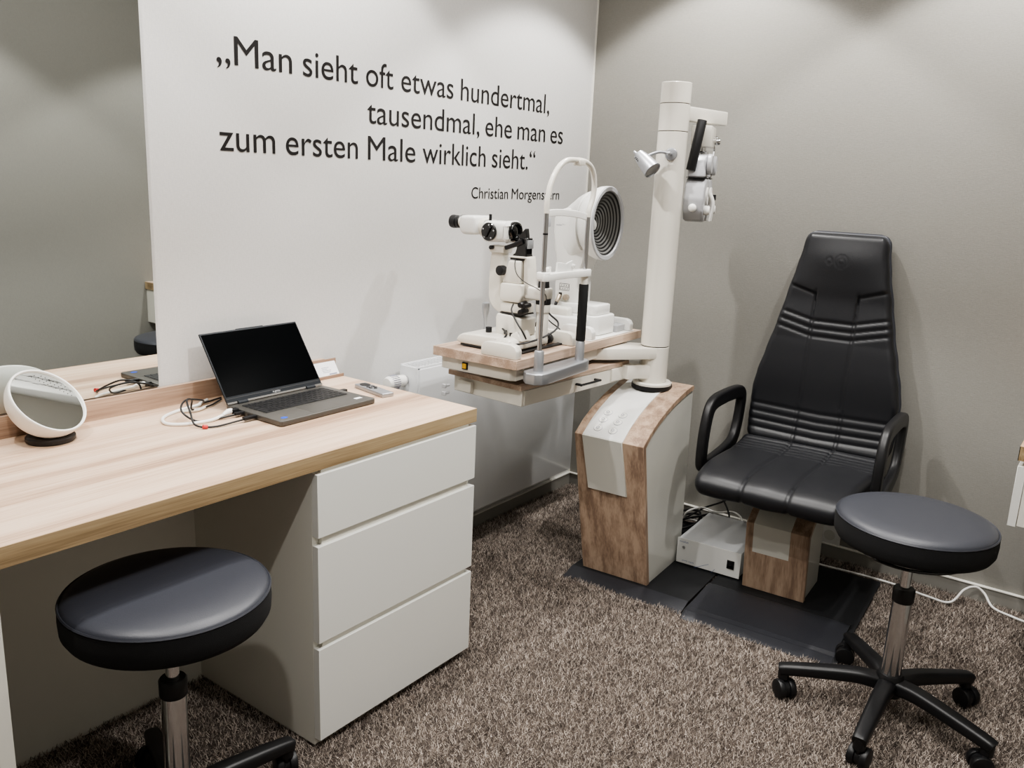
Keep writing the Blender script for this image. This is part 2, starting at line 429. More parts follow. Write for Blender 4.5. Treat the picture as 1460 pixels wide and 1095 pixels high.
# ------------------------------------------------------------------ make-up mirror
t = thing('makeup_mirror', 'white bowl-shaped tabletop mirror on a black round foot at left of desk', 'mirror', (.866, 1.904, DT))
n = Vector((.26, -.655, .71)).normalized(); c = Vector((0, 0, .848-DT))
Q = Matrix.Translation(c) @ n.to_track_quat('Z', 'Y').to_matrix().to_4x4()
R0 = .0868
pr = [(0, -.0745)]
for i in range(1, 15):
    a = i/14*PI/2; pr.append((R0*math.sin(a), -.0745*math.cos(a)))
pr += [(R0, .003), (R0-.0012, .005), (R0-.0045, .0045), (R0-.006, .001), (R0-.006, -.004), (0, -.004)]
MB().lathe(pr, 64, Q).build('bowl_shell', 'white_plastic', t)
MB().lathe([(0, -.0035), (R0-.0062, -.0035), (R0-.0062, .0005), (0, .0005)], 64, Q).build('mirror_glass', 'mirror', t)
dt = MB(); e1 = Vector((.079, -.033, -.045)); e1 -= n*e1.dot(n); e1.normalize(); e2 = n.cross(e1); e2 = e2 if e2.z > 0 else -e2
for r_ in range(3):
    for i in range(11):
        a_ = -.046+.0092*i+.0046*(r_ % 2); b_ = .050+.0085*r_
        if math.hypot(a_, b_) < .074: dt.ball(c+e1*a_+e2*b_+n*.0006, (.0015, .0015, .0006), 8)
dt.build('painted_dot_reflection', 'black_plastic', t)  # dark dots painted on the glass as the reflection of a perforated vent
MB().lathe([(0, 0), (.048, 0), (.051, .003), (.051, .011), (.048, .014), (.036, .0175), (0, .0185)], 48).build('foot', 'black_plastic', t)

# ------------------------------------------------------------------ laptop
lp = thing('laptop', 'open dark grey laptop with black screen on the desk', 'laptop', (1.4445, 1.737, DT), 1.0)
W_, Dp = .163, .108
base = lp
MB().prism([(-W_+.006, -Dp), (W_-.006, -Dp), (W_, -Dp+.006), (W_-.002, Dp), (-W_+.002, Dp), (-W_, -Dp+.006)], 'z', .002, .0145, .0012).build('base', 'lap', lp)
kb = MB().box(-.141, .141, -.022, .083, .0145, .0149).build('keyboard', 'lap', lp)
km = MB()
for r in range(6):
    h = .0155 if r < 5 else .010; y = -.0205+r*.0175
    x = -.1385; ws = {0: [1, 1, 1, 1.2, 5.0, 1.2, 1, 1, .95, .95, .95], 5: [1.0]*15}.get(r)
    if ws is None: ws = [1.25+.25*(4-r)] + [1]*12 + [1.75-.25*(4-r)+.0]
    k = .277/sum(ws)
    for w in ws:
        km.box(x+.0009, x+w*k-.0009, y, y+h, .0148, .0165, .0004, 1); x += w*k
km.build('keys', 'key', kb)
MB().box(-.05, .05, -.1, -.03, .0144, .01475).build('touchpad', 'lap_bezel', lp).active_material = M['lap']
MB().box(-.0505, .0505, -.0304, -.0298, .0146, .01485).build('touchpad_edge', 'lap_bezel', lp)
MB().lathe([(0, 0), (.0085, 0), (.0085, .0004), (0, .0004)], 24, Matrix.Translation((-.133, -.083, .0145)) @ Matrix.Diagonal((1.15, .85, 1, 1))).build('sticker', 'blue', lp, label='round blue sticker')
MB().box(.118, .141, -.078, -.066, .0145, .0149).build('sticker', 'paper', lp, label='white sticker')
for sx in (-1, 1): MB().cyl((sx*.10, .104, .016), (sx*.13, .104, .016), .006).build('hinge', 'lap_bezel', lp)
for sx in (-1,):
    mp_ = MB()
    for yy, w in ((.07, .012), (.045, .009), (.015, .013), (-.01, .013)): mp_.box(-W_-.0004, -W_+.004, yy-w/2, yy+w/2, .0055, .0105)
    mp_.build('side_ports', 'dark_gap', lp)
# lid leaning back
SL, tl_ = .203, math.radians(33.5)
ML_ = Matrix.Translation((0, .105, .0165)) @ Matrix.Rotation(PI/2-tl_, 4, 'X')
lid = MB().box(-.1605, .1605, 0, SL, -.0045, .0012, .0018, 2, ML_).build('lid', 'lap_bezel', lp)
MB().box(-.157, .157, .020, SL-.005, .0012, .0017, 0, 2, ML_).build('display', 'screen', lid)
MB().box(-.045, .045, SL-.002, SL+.0018, -.004, .0008, .0008, 1, ML_).build('camera_bump', 'lap_bezel', lid)
MB().box(-.159, .159, .0135, .0150, .0011, .0016, 0, 2, ML_).build('lid_seam', 'lap', lid).active_material = M['black_plastic']
MB().box(-.1605, .1605, -.001, .004, .0, .0022, 0, 2, ML_).build('lid_hinge_strip', 'lap', lid)
text_bm([('FUJITSU', -.012, .012, .0065, .0068)], ML_ @ Matrix.Translation((0, 0, .0018))).build('logo', 'whiteink', lid)

# things plugged into the laptop
t = thing('usb_receiver', 'small black usb stick in the right side of the laptop', 'usb stick', (1.6085, 1.775, DT))
MB().box(0, .022, -.007, .007, .005, .012, .0015).build('stick_body', 'black_plastic', t)
def cable(name, label, pts, r, mat, cat='cable', smooth=8, group=None):
    p0 = Vector(pts[0]); mb = MB().tube([Vector(p)-p0 for p in pts], r, 10, smooth=smooth)
    o = tag(mb.build(name, mat), label, cat, group); o.location = p0; return o
# laptop left side is at x ~1.28
t = cable('charging_cable', 'thick white looped cable plugged into the left side of the laptop',
      [(1.262, 1.795, .7675), (1.235, 1.79, .7655), (1.19, 1.785, .761), (1.13, 1.800, .761), (1.105, 1.835, .761), (1.13, 1.885, .761), (1.19, 1.915, .761), (1.24, 1.905, .768), (1.262, 1.93, .764), (1.30, 1.955, .762)], .0042, 'white_plastic')
MB().box(-.003, .018, -.008, .008, -.004, .008, .002).build('connector', 'black_plastic', t)
MB().tube([(-.03, -.006, -.001), (-.012, -.001, .002), (0, 0, .003)], .008, 10, scales=[.5, 1, .9]).build('strain_relief', 'white_plastic', t)
t = cable('usb_cable', 'thin black cable with red tie looping beside the laptop to its front left port',
      [(1.268, 1.725, .7665), (1.235, 1.727, .764), (1.17, 1.735, .7605), (1.14, 1.765, .764), (1.15, 1.80, .785), (1.17, 1.845, .805), (1.20, 1.87, .795), (1.21, 1.885, .766), (1.27, 1.90, .762), (1.33, 1.935, .762)], .0024, 'black_plastic')
MB().box(-.022, .016, -.0065, .0065, -.0045, .0045, .002).build('plug', 'black_plastic', t)
MB().tube([(-.122, .020, -.0035), (-.112, .017, -.005)], .0055, 10, smooth=1).build('red_tie', 'red', t)
t = cable('network_cable', 'thin black cable curving behind the white cable into the rear left of the laptop',
      [(1.272, 1.775, .7665), (1.23, 1.782, .7625), (1.17, 1.80, .7605), (1.145, 1.83, .785), (1.18, 1.865, .80), (1.24, 1.885, .785), (1.275, 1.93, .764), (1.34, 1.95, .762)], .0024, 'black_plastic')
MB().box(-.014, .012, -.006, .006, -.004, .004, .0015).build('plug', 'black_plastic', t)
t = cable('adapter_lead', 'short cream adapter lying by the upstand behind the looped cables', [(1.19, 1.9, .7615), (1.225, 1.885, .7625), (1.26, 1.90, .7615)], .004, 'ivory')

# remote
t = thing('remote_control', 'slim silver remote control with dark buttons beside laptop on desk', 'remote', (1.694, 1.727, DT), -10.6)
MB().box(-.0195, .0195, -.0725, .0725, 0, .0125, .003, 3).build('case', 'alu', t)
MB().lathe([(0, 0), (.0145, 0), (.0145, .0012), (0, .0014)], 32, Matrix.Translation((0, .045, .0122)) @ Matrix.Diagonal((1, 1.25, 1, 1))).build('button_ring', 'black_plastic', t)
for yy in (.017, .004):
    for xx in (-.008, .008): MB().lathe([(0, 0), (.0062, 0), (.0058, .0012), (0, .0014)], 20, Matrix.Translation((xx, yy, .0122))).build('button', 'black_plastic', t)
MB().lathe([(0, 0), (.0055, 0), (.005, .0012), (0, .0014)], 20, Matrix.Translation((0, -.008, .0122))).build('button', 'black_plastic', t)

# card on its wooden stand
t = thing('card_stand', 'small brown wooden card stand at the right end of the desk upstand', 'stand', (1.70, 1.955, DT))
MB().prism([(-.018, 0), (.025, 0), (.025, .006), (-.012, .006), (-.012, .009), (-.018, .009)], 'x', -.06, .072, .0008, 1).build('ledge', 'splash', t)
MB().box(-.06, .066, .0135, .0165, .006, .053).build('stand_back', 'splash', t)
o = tag(MB().box(-.06, .060, -.0007, .0007, 0, .048, 0, 1, Matrix.Rotation(math.radians(-32), 4, 'X')).build('business_card', 'paper'), 'white printed card leaning on the small wooden stand behind the laptop', 'card')
o.location = (1.70, 1.9455, DT+.0070)
m1 = MB()
for i, (a, b) in enumerate(((0, .028), (0, .02), (0, .034), (0, .03))): m1.box(.0+a, .0+b, -.0012, -.0008, .026-.005*i, .0272-.005*i, 0, 1, Matrix.Rotation(math.radians(-32), 4, 'X'))
m1.box(.022, .052, -.0012, -.0008, .002, .006, 0, 1, Matrix.Rotation(math.radians(-32), 4, 'X'))
m1.build('print', 'lightgreyink', o)

# ------------------------------------------------------------------ radiator
t = thing('radiator', 'flat-fronted white panel radiator on the wall between desk and corner', 'radiator', (2.54, 1.935, .147))
def D(mb, n, m, p=None, label=None, sharp=38): return mb.build(n, m, p or t, M4=Matrix.Translation((-2.54, -1.935, -.147)), label=label, sharp=sharp)
D(MB().box(2.055, 3.040, 1.878, 1.886, .147, .742, .0015), 'front_panel', 'rad')
D(MB().box(2.062, 3.033, 1.900, 1.96, .16, .725, .002), 'convector', 'rad')
D(MB().box(2.048, 2.062, 1.884, 1.965, .16, .747, .002), 'side_cover', 'rad')
D(MB().box(3.030, 3.044, 1.884, 1.965, .16, .747, .002), 'side_cover', 'rad')
g = MB().box(2.05, 3.042, 1.884, 1.892, .740, .750, .001).box(2.05, 3.042, 1.957, 1.965, .740, .750, .001)
for i in range(60):
    x = 2.064+i*.0163; g.box(x, x+.006, 1.890, 1.960, .742, .747)
D(g, 'top_grille', 'rad')
for x in (2.2, 2.9): D(MB().box(x-.02, x+.02, 1.96, 1.9995, .25, .65), 'wall_bracket', 'white_carcass')
for x in (2.16,): pass
D(MB().tube([(2.1, 1.93, .17), (2.1, 1.93, .12), (2.1, 1.965, .10), (2.1, 1.999, .10)], .009), 'supply_pipe', 'rad')
v = D(MB().lathe([(.0, 0), (.016, 0), (.019, .004), (.021, .03), (.0235, .045), (.024, .075), (.018, .083), (0, .085)], 36, Matrix.Translation((2.040, 1.935, .700)) @ Matrix.Rotation(-PI/2, 4, 'Y')), 'thermostat_valve', 'white_plastic')
rb = MB()
for i in range(22):
    a = 2*PI*i/22; rb.box(-.0008, .0008, .0222, .0252, .04, .073, 0, 1, Matrix.Translation((2.040, 1.935, .700)) @ Matrix.Rotation(-PI/2, 4, 'Y') @ Matrix.Rotation(a, 4, 'Z'))
D(rb, 'grip_ribs', 'lightgreyink', v)
D(MB().cyl((2.052, 1.935, .700), (2.036, 1.935, .700), .014), 'valve_nut', 'steel', v)
D(MB().tube([(2.046, 1.935, .692), (2.046, 1.935, .66), (2.046, 1.97, .64), (2.046, 1.999, .64)], .008), 'valve_pipe', 'rad')

# ------------------------------------------------------------------ rubber mats
t = thing('rubber_mat', 'black rubber mat with sloping front edge lying under the column cabinet', 'mat', UF(-.085, -.06, 0), UD)
MB().prism([(0, 0), (.07, .017), (.72, .017), (.72, 0)], 'y', -.226, .221).build('mat', 'rubber', t)
MB().prism([(-.002, .0005), (.0, .002), (.07, .0185), (.07, .017), (0, .0005)], 'y', -.226, .221).build('bevel_edge', 'rubber_lighter', t)
t = thing('rubber_mat', 'black rubber mat with lighter sloping front plate under the examination chair', 'mat', CF(-.335, 0, 0), CD)
MB().prism([(0, 0), (.04, .016), (.68, .016), (.68, 0)], 'y', -.29, .205).build('mat', 'rubber', t)
MB().prism([(0, .001), (.06, .022), (.25, .030), (.262, .026), (.262, .0165), (.04, .0165)], 'y', -.275, .20, .001, 1).build('front_plate', 'rubber_lighter', t)

# ------------------------------------------------------------------ refraction unit
K = Kit('refraction_unit', 'wood and white ophthalmic column unit with swivelling instrument table on black mat', 'instrument stand', UF, UD, (.15, 0, .018))
curve = [(-.128, .553), (-.075, .590), (-.015, .620), (.055, .646), (.12, .664), (.19, .679), (.25, .688), (.272, .688), (.280, .680)]
inner = [(.268, .668), (.25, .669), (.19, .659), (.12, .645), (.055, .627), (-.015, .601), (-.070, .573), (-.105, .545)]
shell = [(.0, .018)] + curve + inner + [(.020, .018)]
K.part(MB().prism(shell, 'y', -.1265, .1265, .0012, 1), 'wood_shell', 'uwood_z', sharp=30)
body = [(.018, .018), (.305, .018), (.279, .667)] + [(x, z-.001) for x, z in inner[1:]]
K.part(MB().prism(body, 'y', -.122, .122), 'side_panels', 'cream')
cv = [(-.1295, .5525)] + curve[1:7]
strip = [(x, z+.004) for x, z in cv] + [(.25, .676)] + [(x+.004, z-.012) for x, z in reversed(cv)]
K.part(MB().prism(strip, 'y', -.052, .096, .002, 2), 'control_panel', 'white_gloss', sharp=30)
ap = MB(); tb = bmesh.new()
def lean(z): return (.553-z)/.533*.128-.128
A = [(-.062, .355), (.084, .355), (.0955, .555), (-.0515, .555)]
vs = [tb.verts.new((lean(z)-.006, -y, z)) for y, z in [(-a, b) for a, b in A]]; vb = [tb.verts.new((lean(z)+.002, -y, z)) for y, z in [(-a, b) for a, b in A]]
tb.faces.new(vs); tb.faces.new(vb[::-1])
for i in range(4): tb.faces.new([vs[i], vb[i], vb[(i+1) % 4], vs[(i+1) % 4]])
bmesh.ops.recalc_face_normals(tb, faces=tb.faces); bmesh.ops.bevel(tb, geom=list(tb.edges), offset=.001, segments=1, affect='EDGES'); ap._add(tb)
K.part(ap, 'apron', 'cream')
def surf(b):
    for (x0, z0), (x1, z1) in zip(cv, cv[1:]):
        if x0 <= b <= x1: return z0+(z1-z0)*(b-x0)/(x1-x0)+.004, math.atan2(z1-z0, x1-x0)
for r, b in enumerate((-.03, -.064, -.098)):
    for y in (.055, .0):
        z, a = surf(b); Mb = Matrix.Translation((b, y, z)) @ Matrix.Rotation(-a, 4, 'Y')
        bt = K.part(MB().lathe([(0, .0), (.0145, 0), (.0145, .0016), (.0128, .0022), (.0118, .0010), (.0095, .0010), (.0088, .0024), (0, .0028)], 32, Mb), 'push_button', 'white_plastic')
        K.part(MB().lathe([(.004, .0029), (.0055, .0029), (.0055, .0033), (.004, .0033), (.004, .0029)], 16, Mb), 'button_symbol', 'lightgreyink', bt)
        K.part(MB().lathe([(.0143, .0), (.0153, 0), (.0153, .0008), (.0143, .0008), (.0143, 0)], 32, Mb), 'button_rim', 'lightgreyink', bt)
px_, py_ = .19, .0
K.part(MB().cyl((px_, py_, .676), (px_, py_, .690), .0715, seg=48), 'base_ring', 'black_plastic')
K.part(MB().lathe([(0, .690), (.0685, .690), (.0685, .697), (.064, .701), (0, .701)], 48, Matrix.Translation((px_, py_, 0))), 'flange', 'ivory')
def sleeve(z0, z1, r=.0497): return MB().lathe([(0, z0), (r-.0015, z0), (r, z0+.0015), (r, z1-.0015), (r-.0015, z1), (0, z1)], 56, Matrix.Translation((px_, py_, 0)))
K.part(sleeve(.701, .826), 'lower_sleeve', 'ivory')
K.part(sleeve(.829, 1.5475), 'column', 'ivory')
K.part(sleeve(1.5495, 1.6355), 'arm_sleeve', 'ivory')
K.part(sleeve(1.6375, 1.703), 'top_cap', 'ivory')
K.part(MB().cyl((px_, py_, .82), (px_, py_, 1.70), .047, seg=40), 'inner_tube', 'dark_gap')
# arm that carries the phoropter: built along its own direction
a0 = math.radians(-9.5-UD)
MA = Matrix.Translation((px_, py_, 0)) @ Matrix.Rotation(a0, 4, 'Z')
K.part(MB().box(.035, .286, -.022, .022, 1.588, 1.634, .004, 2, MA), 'upper_arm', 'ivory')
# --- table parts live in the table frame, re-expressed in the unit frame
def t2u():
    A_ = Matrix.Translation(UF(0, 0, 0)) @ Matrix.Rotation(math.radians(UD), 4, 'Z')
    B_ = Matrix.Translation(TF(0, 0, 0)) @ Matrix.Rotation(math.radians(TD), 4, 'Z')
    return A_.inverted() @ B_
T2U = t2u()
def KT(mb, n, m, p=None, label=None, sharp=38):
    mb.bm.transform(T2U); return K.part(mb, n, m, p, label, sharp)
KT(MB().box(0, .79, 0, .318, .8315, .860, .0008, 1), 'table_top', 'uwood_x', label='wood-effect top of the instrument table')
KT(MB().prism([(.03, .02), (.72, .02), (.72, .30), (.022, .30), (.018, .29), (.018, .036)], 'z', .7915, .8312, .0015, 1), 'table_tray', 'ivory')
sw = KT(MB().box(.0135, .0185, .192, .213, .800, .822, .0008, 1), 'power_switch', 'black_plastic')
KT(MB().box(.011, .0136, .1955, .2095, .8035, .8185, .0006, 1), 'switch_rocker', 'amber', sw)
# upper table arm: from the column towards the tray
KT(MB().prism([(.50, .03), (.53, -.005), (.70, -.141), (.735, -.05), (.66, .07), (.52, .10)], 'z', .786, .8262, .004, 2), 'table_arm', 'ivory')
# lower shelf with drawer, slightly swung
ML2 = Matrix.Translation((.055, .018, 0)) @ Matrix.Rotation(math.radians(-4.6), 4, 'Z')
KT(MB().box(0, .60, 0, .302, .757, .7725, .0008, 1, ML2), 'shelf_top', 'uwood_x', label='wood-effect slab over the hanging drawer')
KT(MB().box(.012, .585, .004, .286, .7055, .7565, .0015, 1, ML2), 'drawer_housing', 'ivory')
dr = KT(MB().box(.02, .47, -.0, .0045, .7075, .7545, .0008, 1, ML2), 'drawer', 'ivory')
hb = MB().tube([(.285, .001, .735), (.285, -.019, .7355), (.290, -.022, .7355), (.385, -.022, .7355), (.390, -.019, .7355), (.390, .001, .735)], .0042, 8, smooth=3).box(.279, .291, -.0225, -.0005, .7325, .7385, .001, 1).box(.384, .396, -.0225, -.0005, .7325, .7385, .001, 1)
hb.bm.transform(ML2); KT(hb, 'handle', 'black_plastic', dr)
KT(MB().box(.49, .64, -.004, .05, .712, .7555, .003, 2, ML2), 'arm_bracket', 'ivory')
KT(MB().prism([(.60, -.055), (.64, -.072), (.70, -.14), (.735, -.05), (.66, .02), (.62, .01)], 'z', .714, .7625, .004, 2), 'lower_arm', 'ivory')
for zz, l in ((.742, .028), (.718, .028)):
    KT(MB().cyl((.012, .26, zz), (-.006, .262, zz), .004, seg=12).box(-.012, -.004, .255, .270, zz-.006, zz+.006, .001, 1), 'cable_clip', 'grey_plastic')
KT(MB().box(-.004, .012, .20, .26, .712, .748, .002, 1, ML2), 'slide_bracket', 'ivory')

# ------------------------------------------------------------------ reading lamp on the column
pole = Vector((2.679, 1.338, 0))
h_ = Vector((-.894, -.447, 0))
mnt = pole + h_*.0497 + Vector((0, 0, 1.475))
t = thing('spot_lamp', 'small silver spot lamp clamped to the white column', 'lamp', mnt, 0)
MB().cyl((0, 0, 0), h_*.008, .021, .019, 32, .0015).build('mount', 'alu', t)
hd = Vector((-.075, .052, -.030))
ax = Vector((-.10, -.72, -.60)).normalized()          # beam direction
MB().tube([h_*.006, h_*.03+Vector((-.004, .008, .001)), h_*.035+Vector((-.018, .035, .004)), hd-ax*.012+Vector((.01, -.004, .012))], .0052, 10).ball(h_*.032+Vector((-.004, .008, .001)), .008).build('swivel_arm', 'alu', t)
Ql = Matrix.Translation(hd) @ ax.to_track_quat('Z', 'Y').to_matrix().to_4x4()
MB().lathe([(0, -.042), (.012, -.042), (.018, -.038), (.024, -.010), (.029, .030), (.030, .040), (.0275, .041), (.026, .036), (0, .034)], 40, Ql).build('lamp_head', 'alu', t)
MB().lathe([(0, .030), (.024, .030), (.024, .037), (.012, .0365), (.0, .034)], 32, Ql).build('lens', 'glassy', t)
mm = MB()
for i in range(3): mm.cyl((.0205, -.006+.0*i, -.014-.007*i), (.0250, -.006, -.013-.007*i), .0016, seg=10)
mm.bm.transform(Ql @ Matrix.Rotation(math.radians(-150), 4, 'Z')); mm.build('vent_holes', 'dark_gap', t)
MB().cyl(Ql @ Vector((0, -.002, -.040)), Ql @ Vector((0, -.006, -.058)), .0045, seg=14).build('knob', 'alu', t)

# ------------------------------------------------------------------ phoropter
PC = Vector((2.842, 1.302, 1.38))
t = thing('phoropter', 'light grey phoropter head hanging from the column arm with black rod', 'phoropter', PC, 18)
def D(mb, n, m, p=None, label=None, sharp=38): return mb.build(n, m, p or t, label=label, sharp=sharp)
def oval(cx, cz, rx, rz, n=28): return [(cx+rx*math.cos(2*PI*i/n), cz+rz*math.sin(2*PI*i/n)) for i in range(n)]
for sx, lb in ((-1, 'half'), (1, 'half')):
    hs = MB().prism([(sx*(.006), .018), (sx*.02, .024), (sx*.085, .024), (sx*.118, .0), (sx*.134, -.045), (sx*.128, -.088), (sx*.102, -.118), (sx*.06, -.124), (sx*.03, -.108), (sx*.018, -.07)][::sx], 'y', -.034, .034, .008, 3)
    h2 = D(hs, 'housing', 'grey_plastic')
    D(MB().prism([(sx*.008, .0258), (sx*.008, .075), (sx*.035, .106), (sx*.07, .100), (sx*.10, .07), (sx*.112, .0258)][::sx], 'y', -.03, .03, .008, 3), 'top_housing', 'grey_plastic')
    D(MB().box(min(sx*.006, sx*.112), max(sx*.006, sx*.112), -.0325, .0325, .0238, .0262), 'seam', 'dark_gap', h2)
    D(MB().lathe([(0, 0), (.034, 0), (.034, .010), (.030, .014), (0, .014)], 36, Matrix.Translation((sx*.072, -.032, .07)) @ Matrix.Rotation(PI/2, 4, 'X')), 'power_dial', 'grey_plastic')
    D(MB().lathe([(.012, 0), (.030, 0), (.030, .006), (.012, .006), (.012, 0)], 36, Matrix.Translation((sx*.052, -.034, -.035)) @ Matrix.Rotation(PI/2, 4, 'X')), 'lens_disc', 'white_plastic')
    D(MB().lathe([(0, .0), (.012, 0), (.012, .002), (0, .002)], 24, Matrix.Translation((sx*.052, -.034, -.035)) @ Matrix.Rotation(PI/2, 4, 'X')), 'aperture', 'dark_gap')
    D(MB().lathe([(0, 0), (.014, 0), (.016, .003), (.016, .016), (.013, .020), (0, .021)], 28, Matrix.Translation((sx*.095, -.034, -.082)) @ Matrix.Rotation(PI/2, 4, 'X')), 'knob', 'white_plastic')
    D(MB().ball((sx*.134, 0, -.075), (.010, .014, .014)), 'side_knob', 'white_plastic')
    D(MB().sweep([(sx*.03, -.034, -.02), (sx*.018, -.05, -.06), (sx*.026, -.044, -.12)], rrect(.018, .008, .003)), 'face_shield', 'white_plastic')
D(MB().box(-.022, .022, -.03, .03, .0, .03, .006).box(-.014, .014, -.02, .02, .03, .10, .005), 'centre_bridge', 'grey_plastic')
D(MB().cyl((0, 0, .095), (0, 0, .128), .013, seg=24).box(-.03, .03, -.018, .018, .108, .116, .002), 'stem', 'chrome')
D(MB().box(.012, .02, -.03, .004, -.06, -.048, .001).box(.105, .125, -.05, -.036, -.05, -.03, .001), 'scale_tabs', 'black_plastic')
blk = D(MB().prism([(-.062, .128), (.045, .128), (.07, .150), (.07, .197), (-.062, .197)], 'y', -.034, .034, .003, 2), 'hanger_block', 'ivory')
D(MB().lathe([(0, 0), (.010, 0), (.012, .003), (.012, .018), (.009, .022), (0, .022)], 24, Matrix.Translation((.068, -.030, .152)) @ Matrix.Rotation(PI/2, 4, 'X')), 'clamp_knob', 'chrome', blk)
D(MB().lathe([(0, 0), (.010, 0), (.012, .003), (.012, .018), (.009, .022), (0, .022)], 24, Matrix.Translation((.090, -.020, .160)) @ Matrix.Rotation(PI/2, 4, 'X')), 'clamp_knob', 'chrome', blk)
D(MB().tube([(.05, -.03, .15), (.062, -.034, .12), (.048, -.032, .09)], .004, 8), 'lever', 'chrome')
D(MB().cyl((-.092, -.002, .212), (-.108, .020, .048), .0162, seg=28, bev=.002), 'near_point_rod', 'black_plastic', label='black cylindrical rod')

# ------------------------------------------------------------------ slit lamp (table frame)
K = Kit('slit_lamp', 'white slit lamp microscope with black eyepieces on the left half of the instrument table', 'microscope', TF, TD, (.165, .17, .860))
X = .165
def bx(x0, x1, y0, y1, z0, z1, b=.003, s=2): return MB().box(x0, x1, y0, y1, z0, z1, b, s)
# rack covers, rail and cross slide
for x0, x1, y0, y1 in ((.004, .034, .006, .135), (.318, .345, .006, .135)):
    K.part(MB().prism([(y0, .8605), (y1, .8605), (y1, .885), (y1-.008, .898), (y1-.022, .903), (y0+.022, .903), (y0+.008, .898), (y0, .885)], 'x', x0, x1, .003, 2), 'rail_cover', 'ivory')
K.part(bx(.034, .318, .045, .062, .861, .866, .0005, 1), 'rail_strip', 'black_plastic')
ax_ = K.part(MB().cyl((.034, .085, .879), (.318, .085, .879), .008), 'axle', 'steel')
K.part(MB().cyl((.285, .085, .879), (.301, .085, .879), .0175, bev=.002), 'wheel', 'black_plastic', ax_)
K.part(MB().cyl((.045, .085, .879), (.058, .085, .879), .0175, bev=.002), 'wheel', 'black_plastic', ax_)
slab = K.part(MB().prism([(.062, .868), (.262, .868), (.275, .872), (.278, .880), (.268, .893), (.25, .902), (.09, .906), (.072, .902), (.062, .890)], 'x', .062, .262, .006, 3), 'cross_slide', 'ivory')
K.part(bx(.056, .068, .068, .12, .870, .900, .004), 'wheel_guard', 'ivory', slab)
K.part(bx(.063, .26, .072, .26, .8635, .8685, .0005, 1), 'slide_gap', 'dark_gap', slab)
K.part(bx(.0615, .0625, .075, .096, .873, .892, 0), 'rating_plate', 'lightgreyink', slab)
K.part(MB().lathe([(0, 0), (.006, 0), (.0045, .012), (.006, .035), (.0115, .062), (.013, .078), (.011, .086), (.006, .0885), (0, .089)], 28, Matrix.Translation((.178, .252, .899))), 'joystick', 'alu')
K.part(MB().cyl((.128, .200, .896), (.128, .200, .920), .0100, bev=.001), 'lock_screw', 'black_plastic')
for x, y, hh in ((.140, .165, .914), (.118, .129, .912), (.104, .098, .910)):
    pl = K.part(MB().cyl((x, y, .900), (x, y, hh), .0035, seg=12), 'socket_pin', 'metal_plug')
    K.part(MB().cyl((x, y, hh-.003), (x, y, hh+.008), .0048, seg=14), 'plug', 'black_plastic', pl)
# column block
K.part(MB().prism([(.075, .905), (.172, .900), (.174, .955), (.170, .968), (.120, .966), (.076, .958)], 'x', .125, .205, .005, 3), 'base_block', 'ivory')
K.part(MB().box(.130, .200, .082, .162, .969, .9725), 'joint_gap', 'dark_gap')
K.part(bx(.13, .20, .080, .162, .9725, 1.004, .006, 3), 'neck', 'ivory')
K.part(MB().prism([(.055, .895), (.12, .895), (.105, .91), (.075, .925)], 'x', .10, .16, .004), 'slide_step', 'ivory')
# microscope arm
K.part(MB().sweep([(X, .150, .988), (X, .178, .990), (X, .196, 1.005), (X, .201, 1.03), (X, .200, 1.09), (X, .196, 1.14), (X, .190, 1.168)], rrect(.046, .034, .006), up=(1, 0, 0)), 'microscope_arm', 'ivory')
K.part(bx(.140, .190, .164, .220, 1.150, 1.172, .005), 'arm_head', 'ivory')
K.part(MB().cyl((.146, .206, 1.166), (.128, .206, 1.166), .0065, bev=.001), 'arm_knob', 'black_plastic')
# illumination
il = K.part(MB().prism([(.090, 1.007), (.160, 1.007), (.163, 1.02), (.163, 1.055), (.158, 1.064), (.078, 1.064), (.078, 1.03)], 'x', .125, .205, .005, 3), 'illumination_box', 'ivory')
K.part(MB().prism([(.092, 1.064), (.161, 1.064), (.139, 1.132), (.092, 1.134)], 'x', .132, .198, .005, 3), 'illumination_housing', 'ivory', label='tapered upper housing')
K.part(MB().prism([(.064, 1.03), (.084, 1.03), (.088, 1.134), (.080, 1.148), (.076, 1.142)], 'x', .14, .19, .003, 2), 'tower_plate', 'ivory')
K.part(bx(.135, .195, .080, .140, 1.141, 1.1465, .002), 'tower_top', 'ivory')
K.part(bx(.138, .192, .088, .137, 1.1345, 1.141, .001), 'slit_ring', 'black_plastic')
K.part(bx(.14, .19, .008, .085, 1.020, 1.0585, .006, 3), 'side_arm', 'ivory')
K.part(MB().cyl((X, .026, .985), (X, .026, 1.022), .0225, bev=.001).cyl((X, .026, .902), (X, .026, 1.0), .0185, bev=.001), 'lamp_tube', 'ivory')
K.part(MB().cyl((X, .026, 1.0085), (X, .026, 1.026), .0232, bev=.001), 'lamp_ring', 'black_plastic')
K.part(MB().cyl((X, .026, 1.026), (X, .026, 1.0585), .0225, bev=.002), 'lamp_cover', 'ivory')
K.part(MB().cyl((X, .028, 1.056), (X, .028, 1.084), .0185, .016, bev=.003), 'lamp_cap', 'black_plastic')
K.part(MB().cyl((.145, .075, 1.007), (.110, .075, 1.004), .0085, bev=.002).cyl((.13, .052, 1.006), (.10, .052, 1.004), .007), 'adjuster', 'black_plastic')
K.part(MB().cyl((.145, .072, .985), (.108, .072, .982), .009, bev=.002), 'adjuster', 'black_plastic')
kn = K.part(MB().cyl((.140, .160, 1.100), (.118, .162, 1.100), .0155, bev=.002), 'width_knob', 'black_plastic')
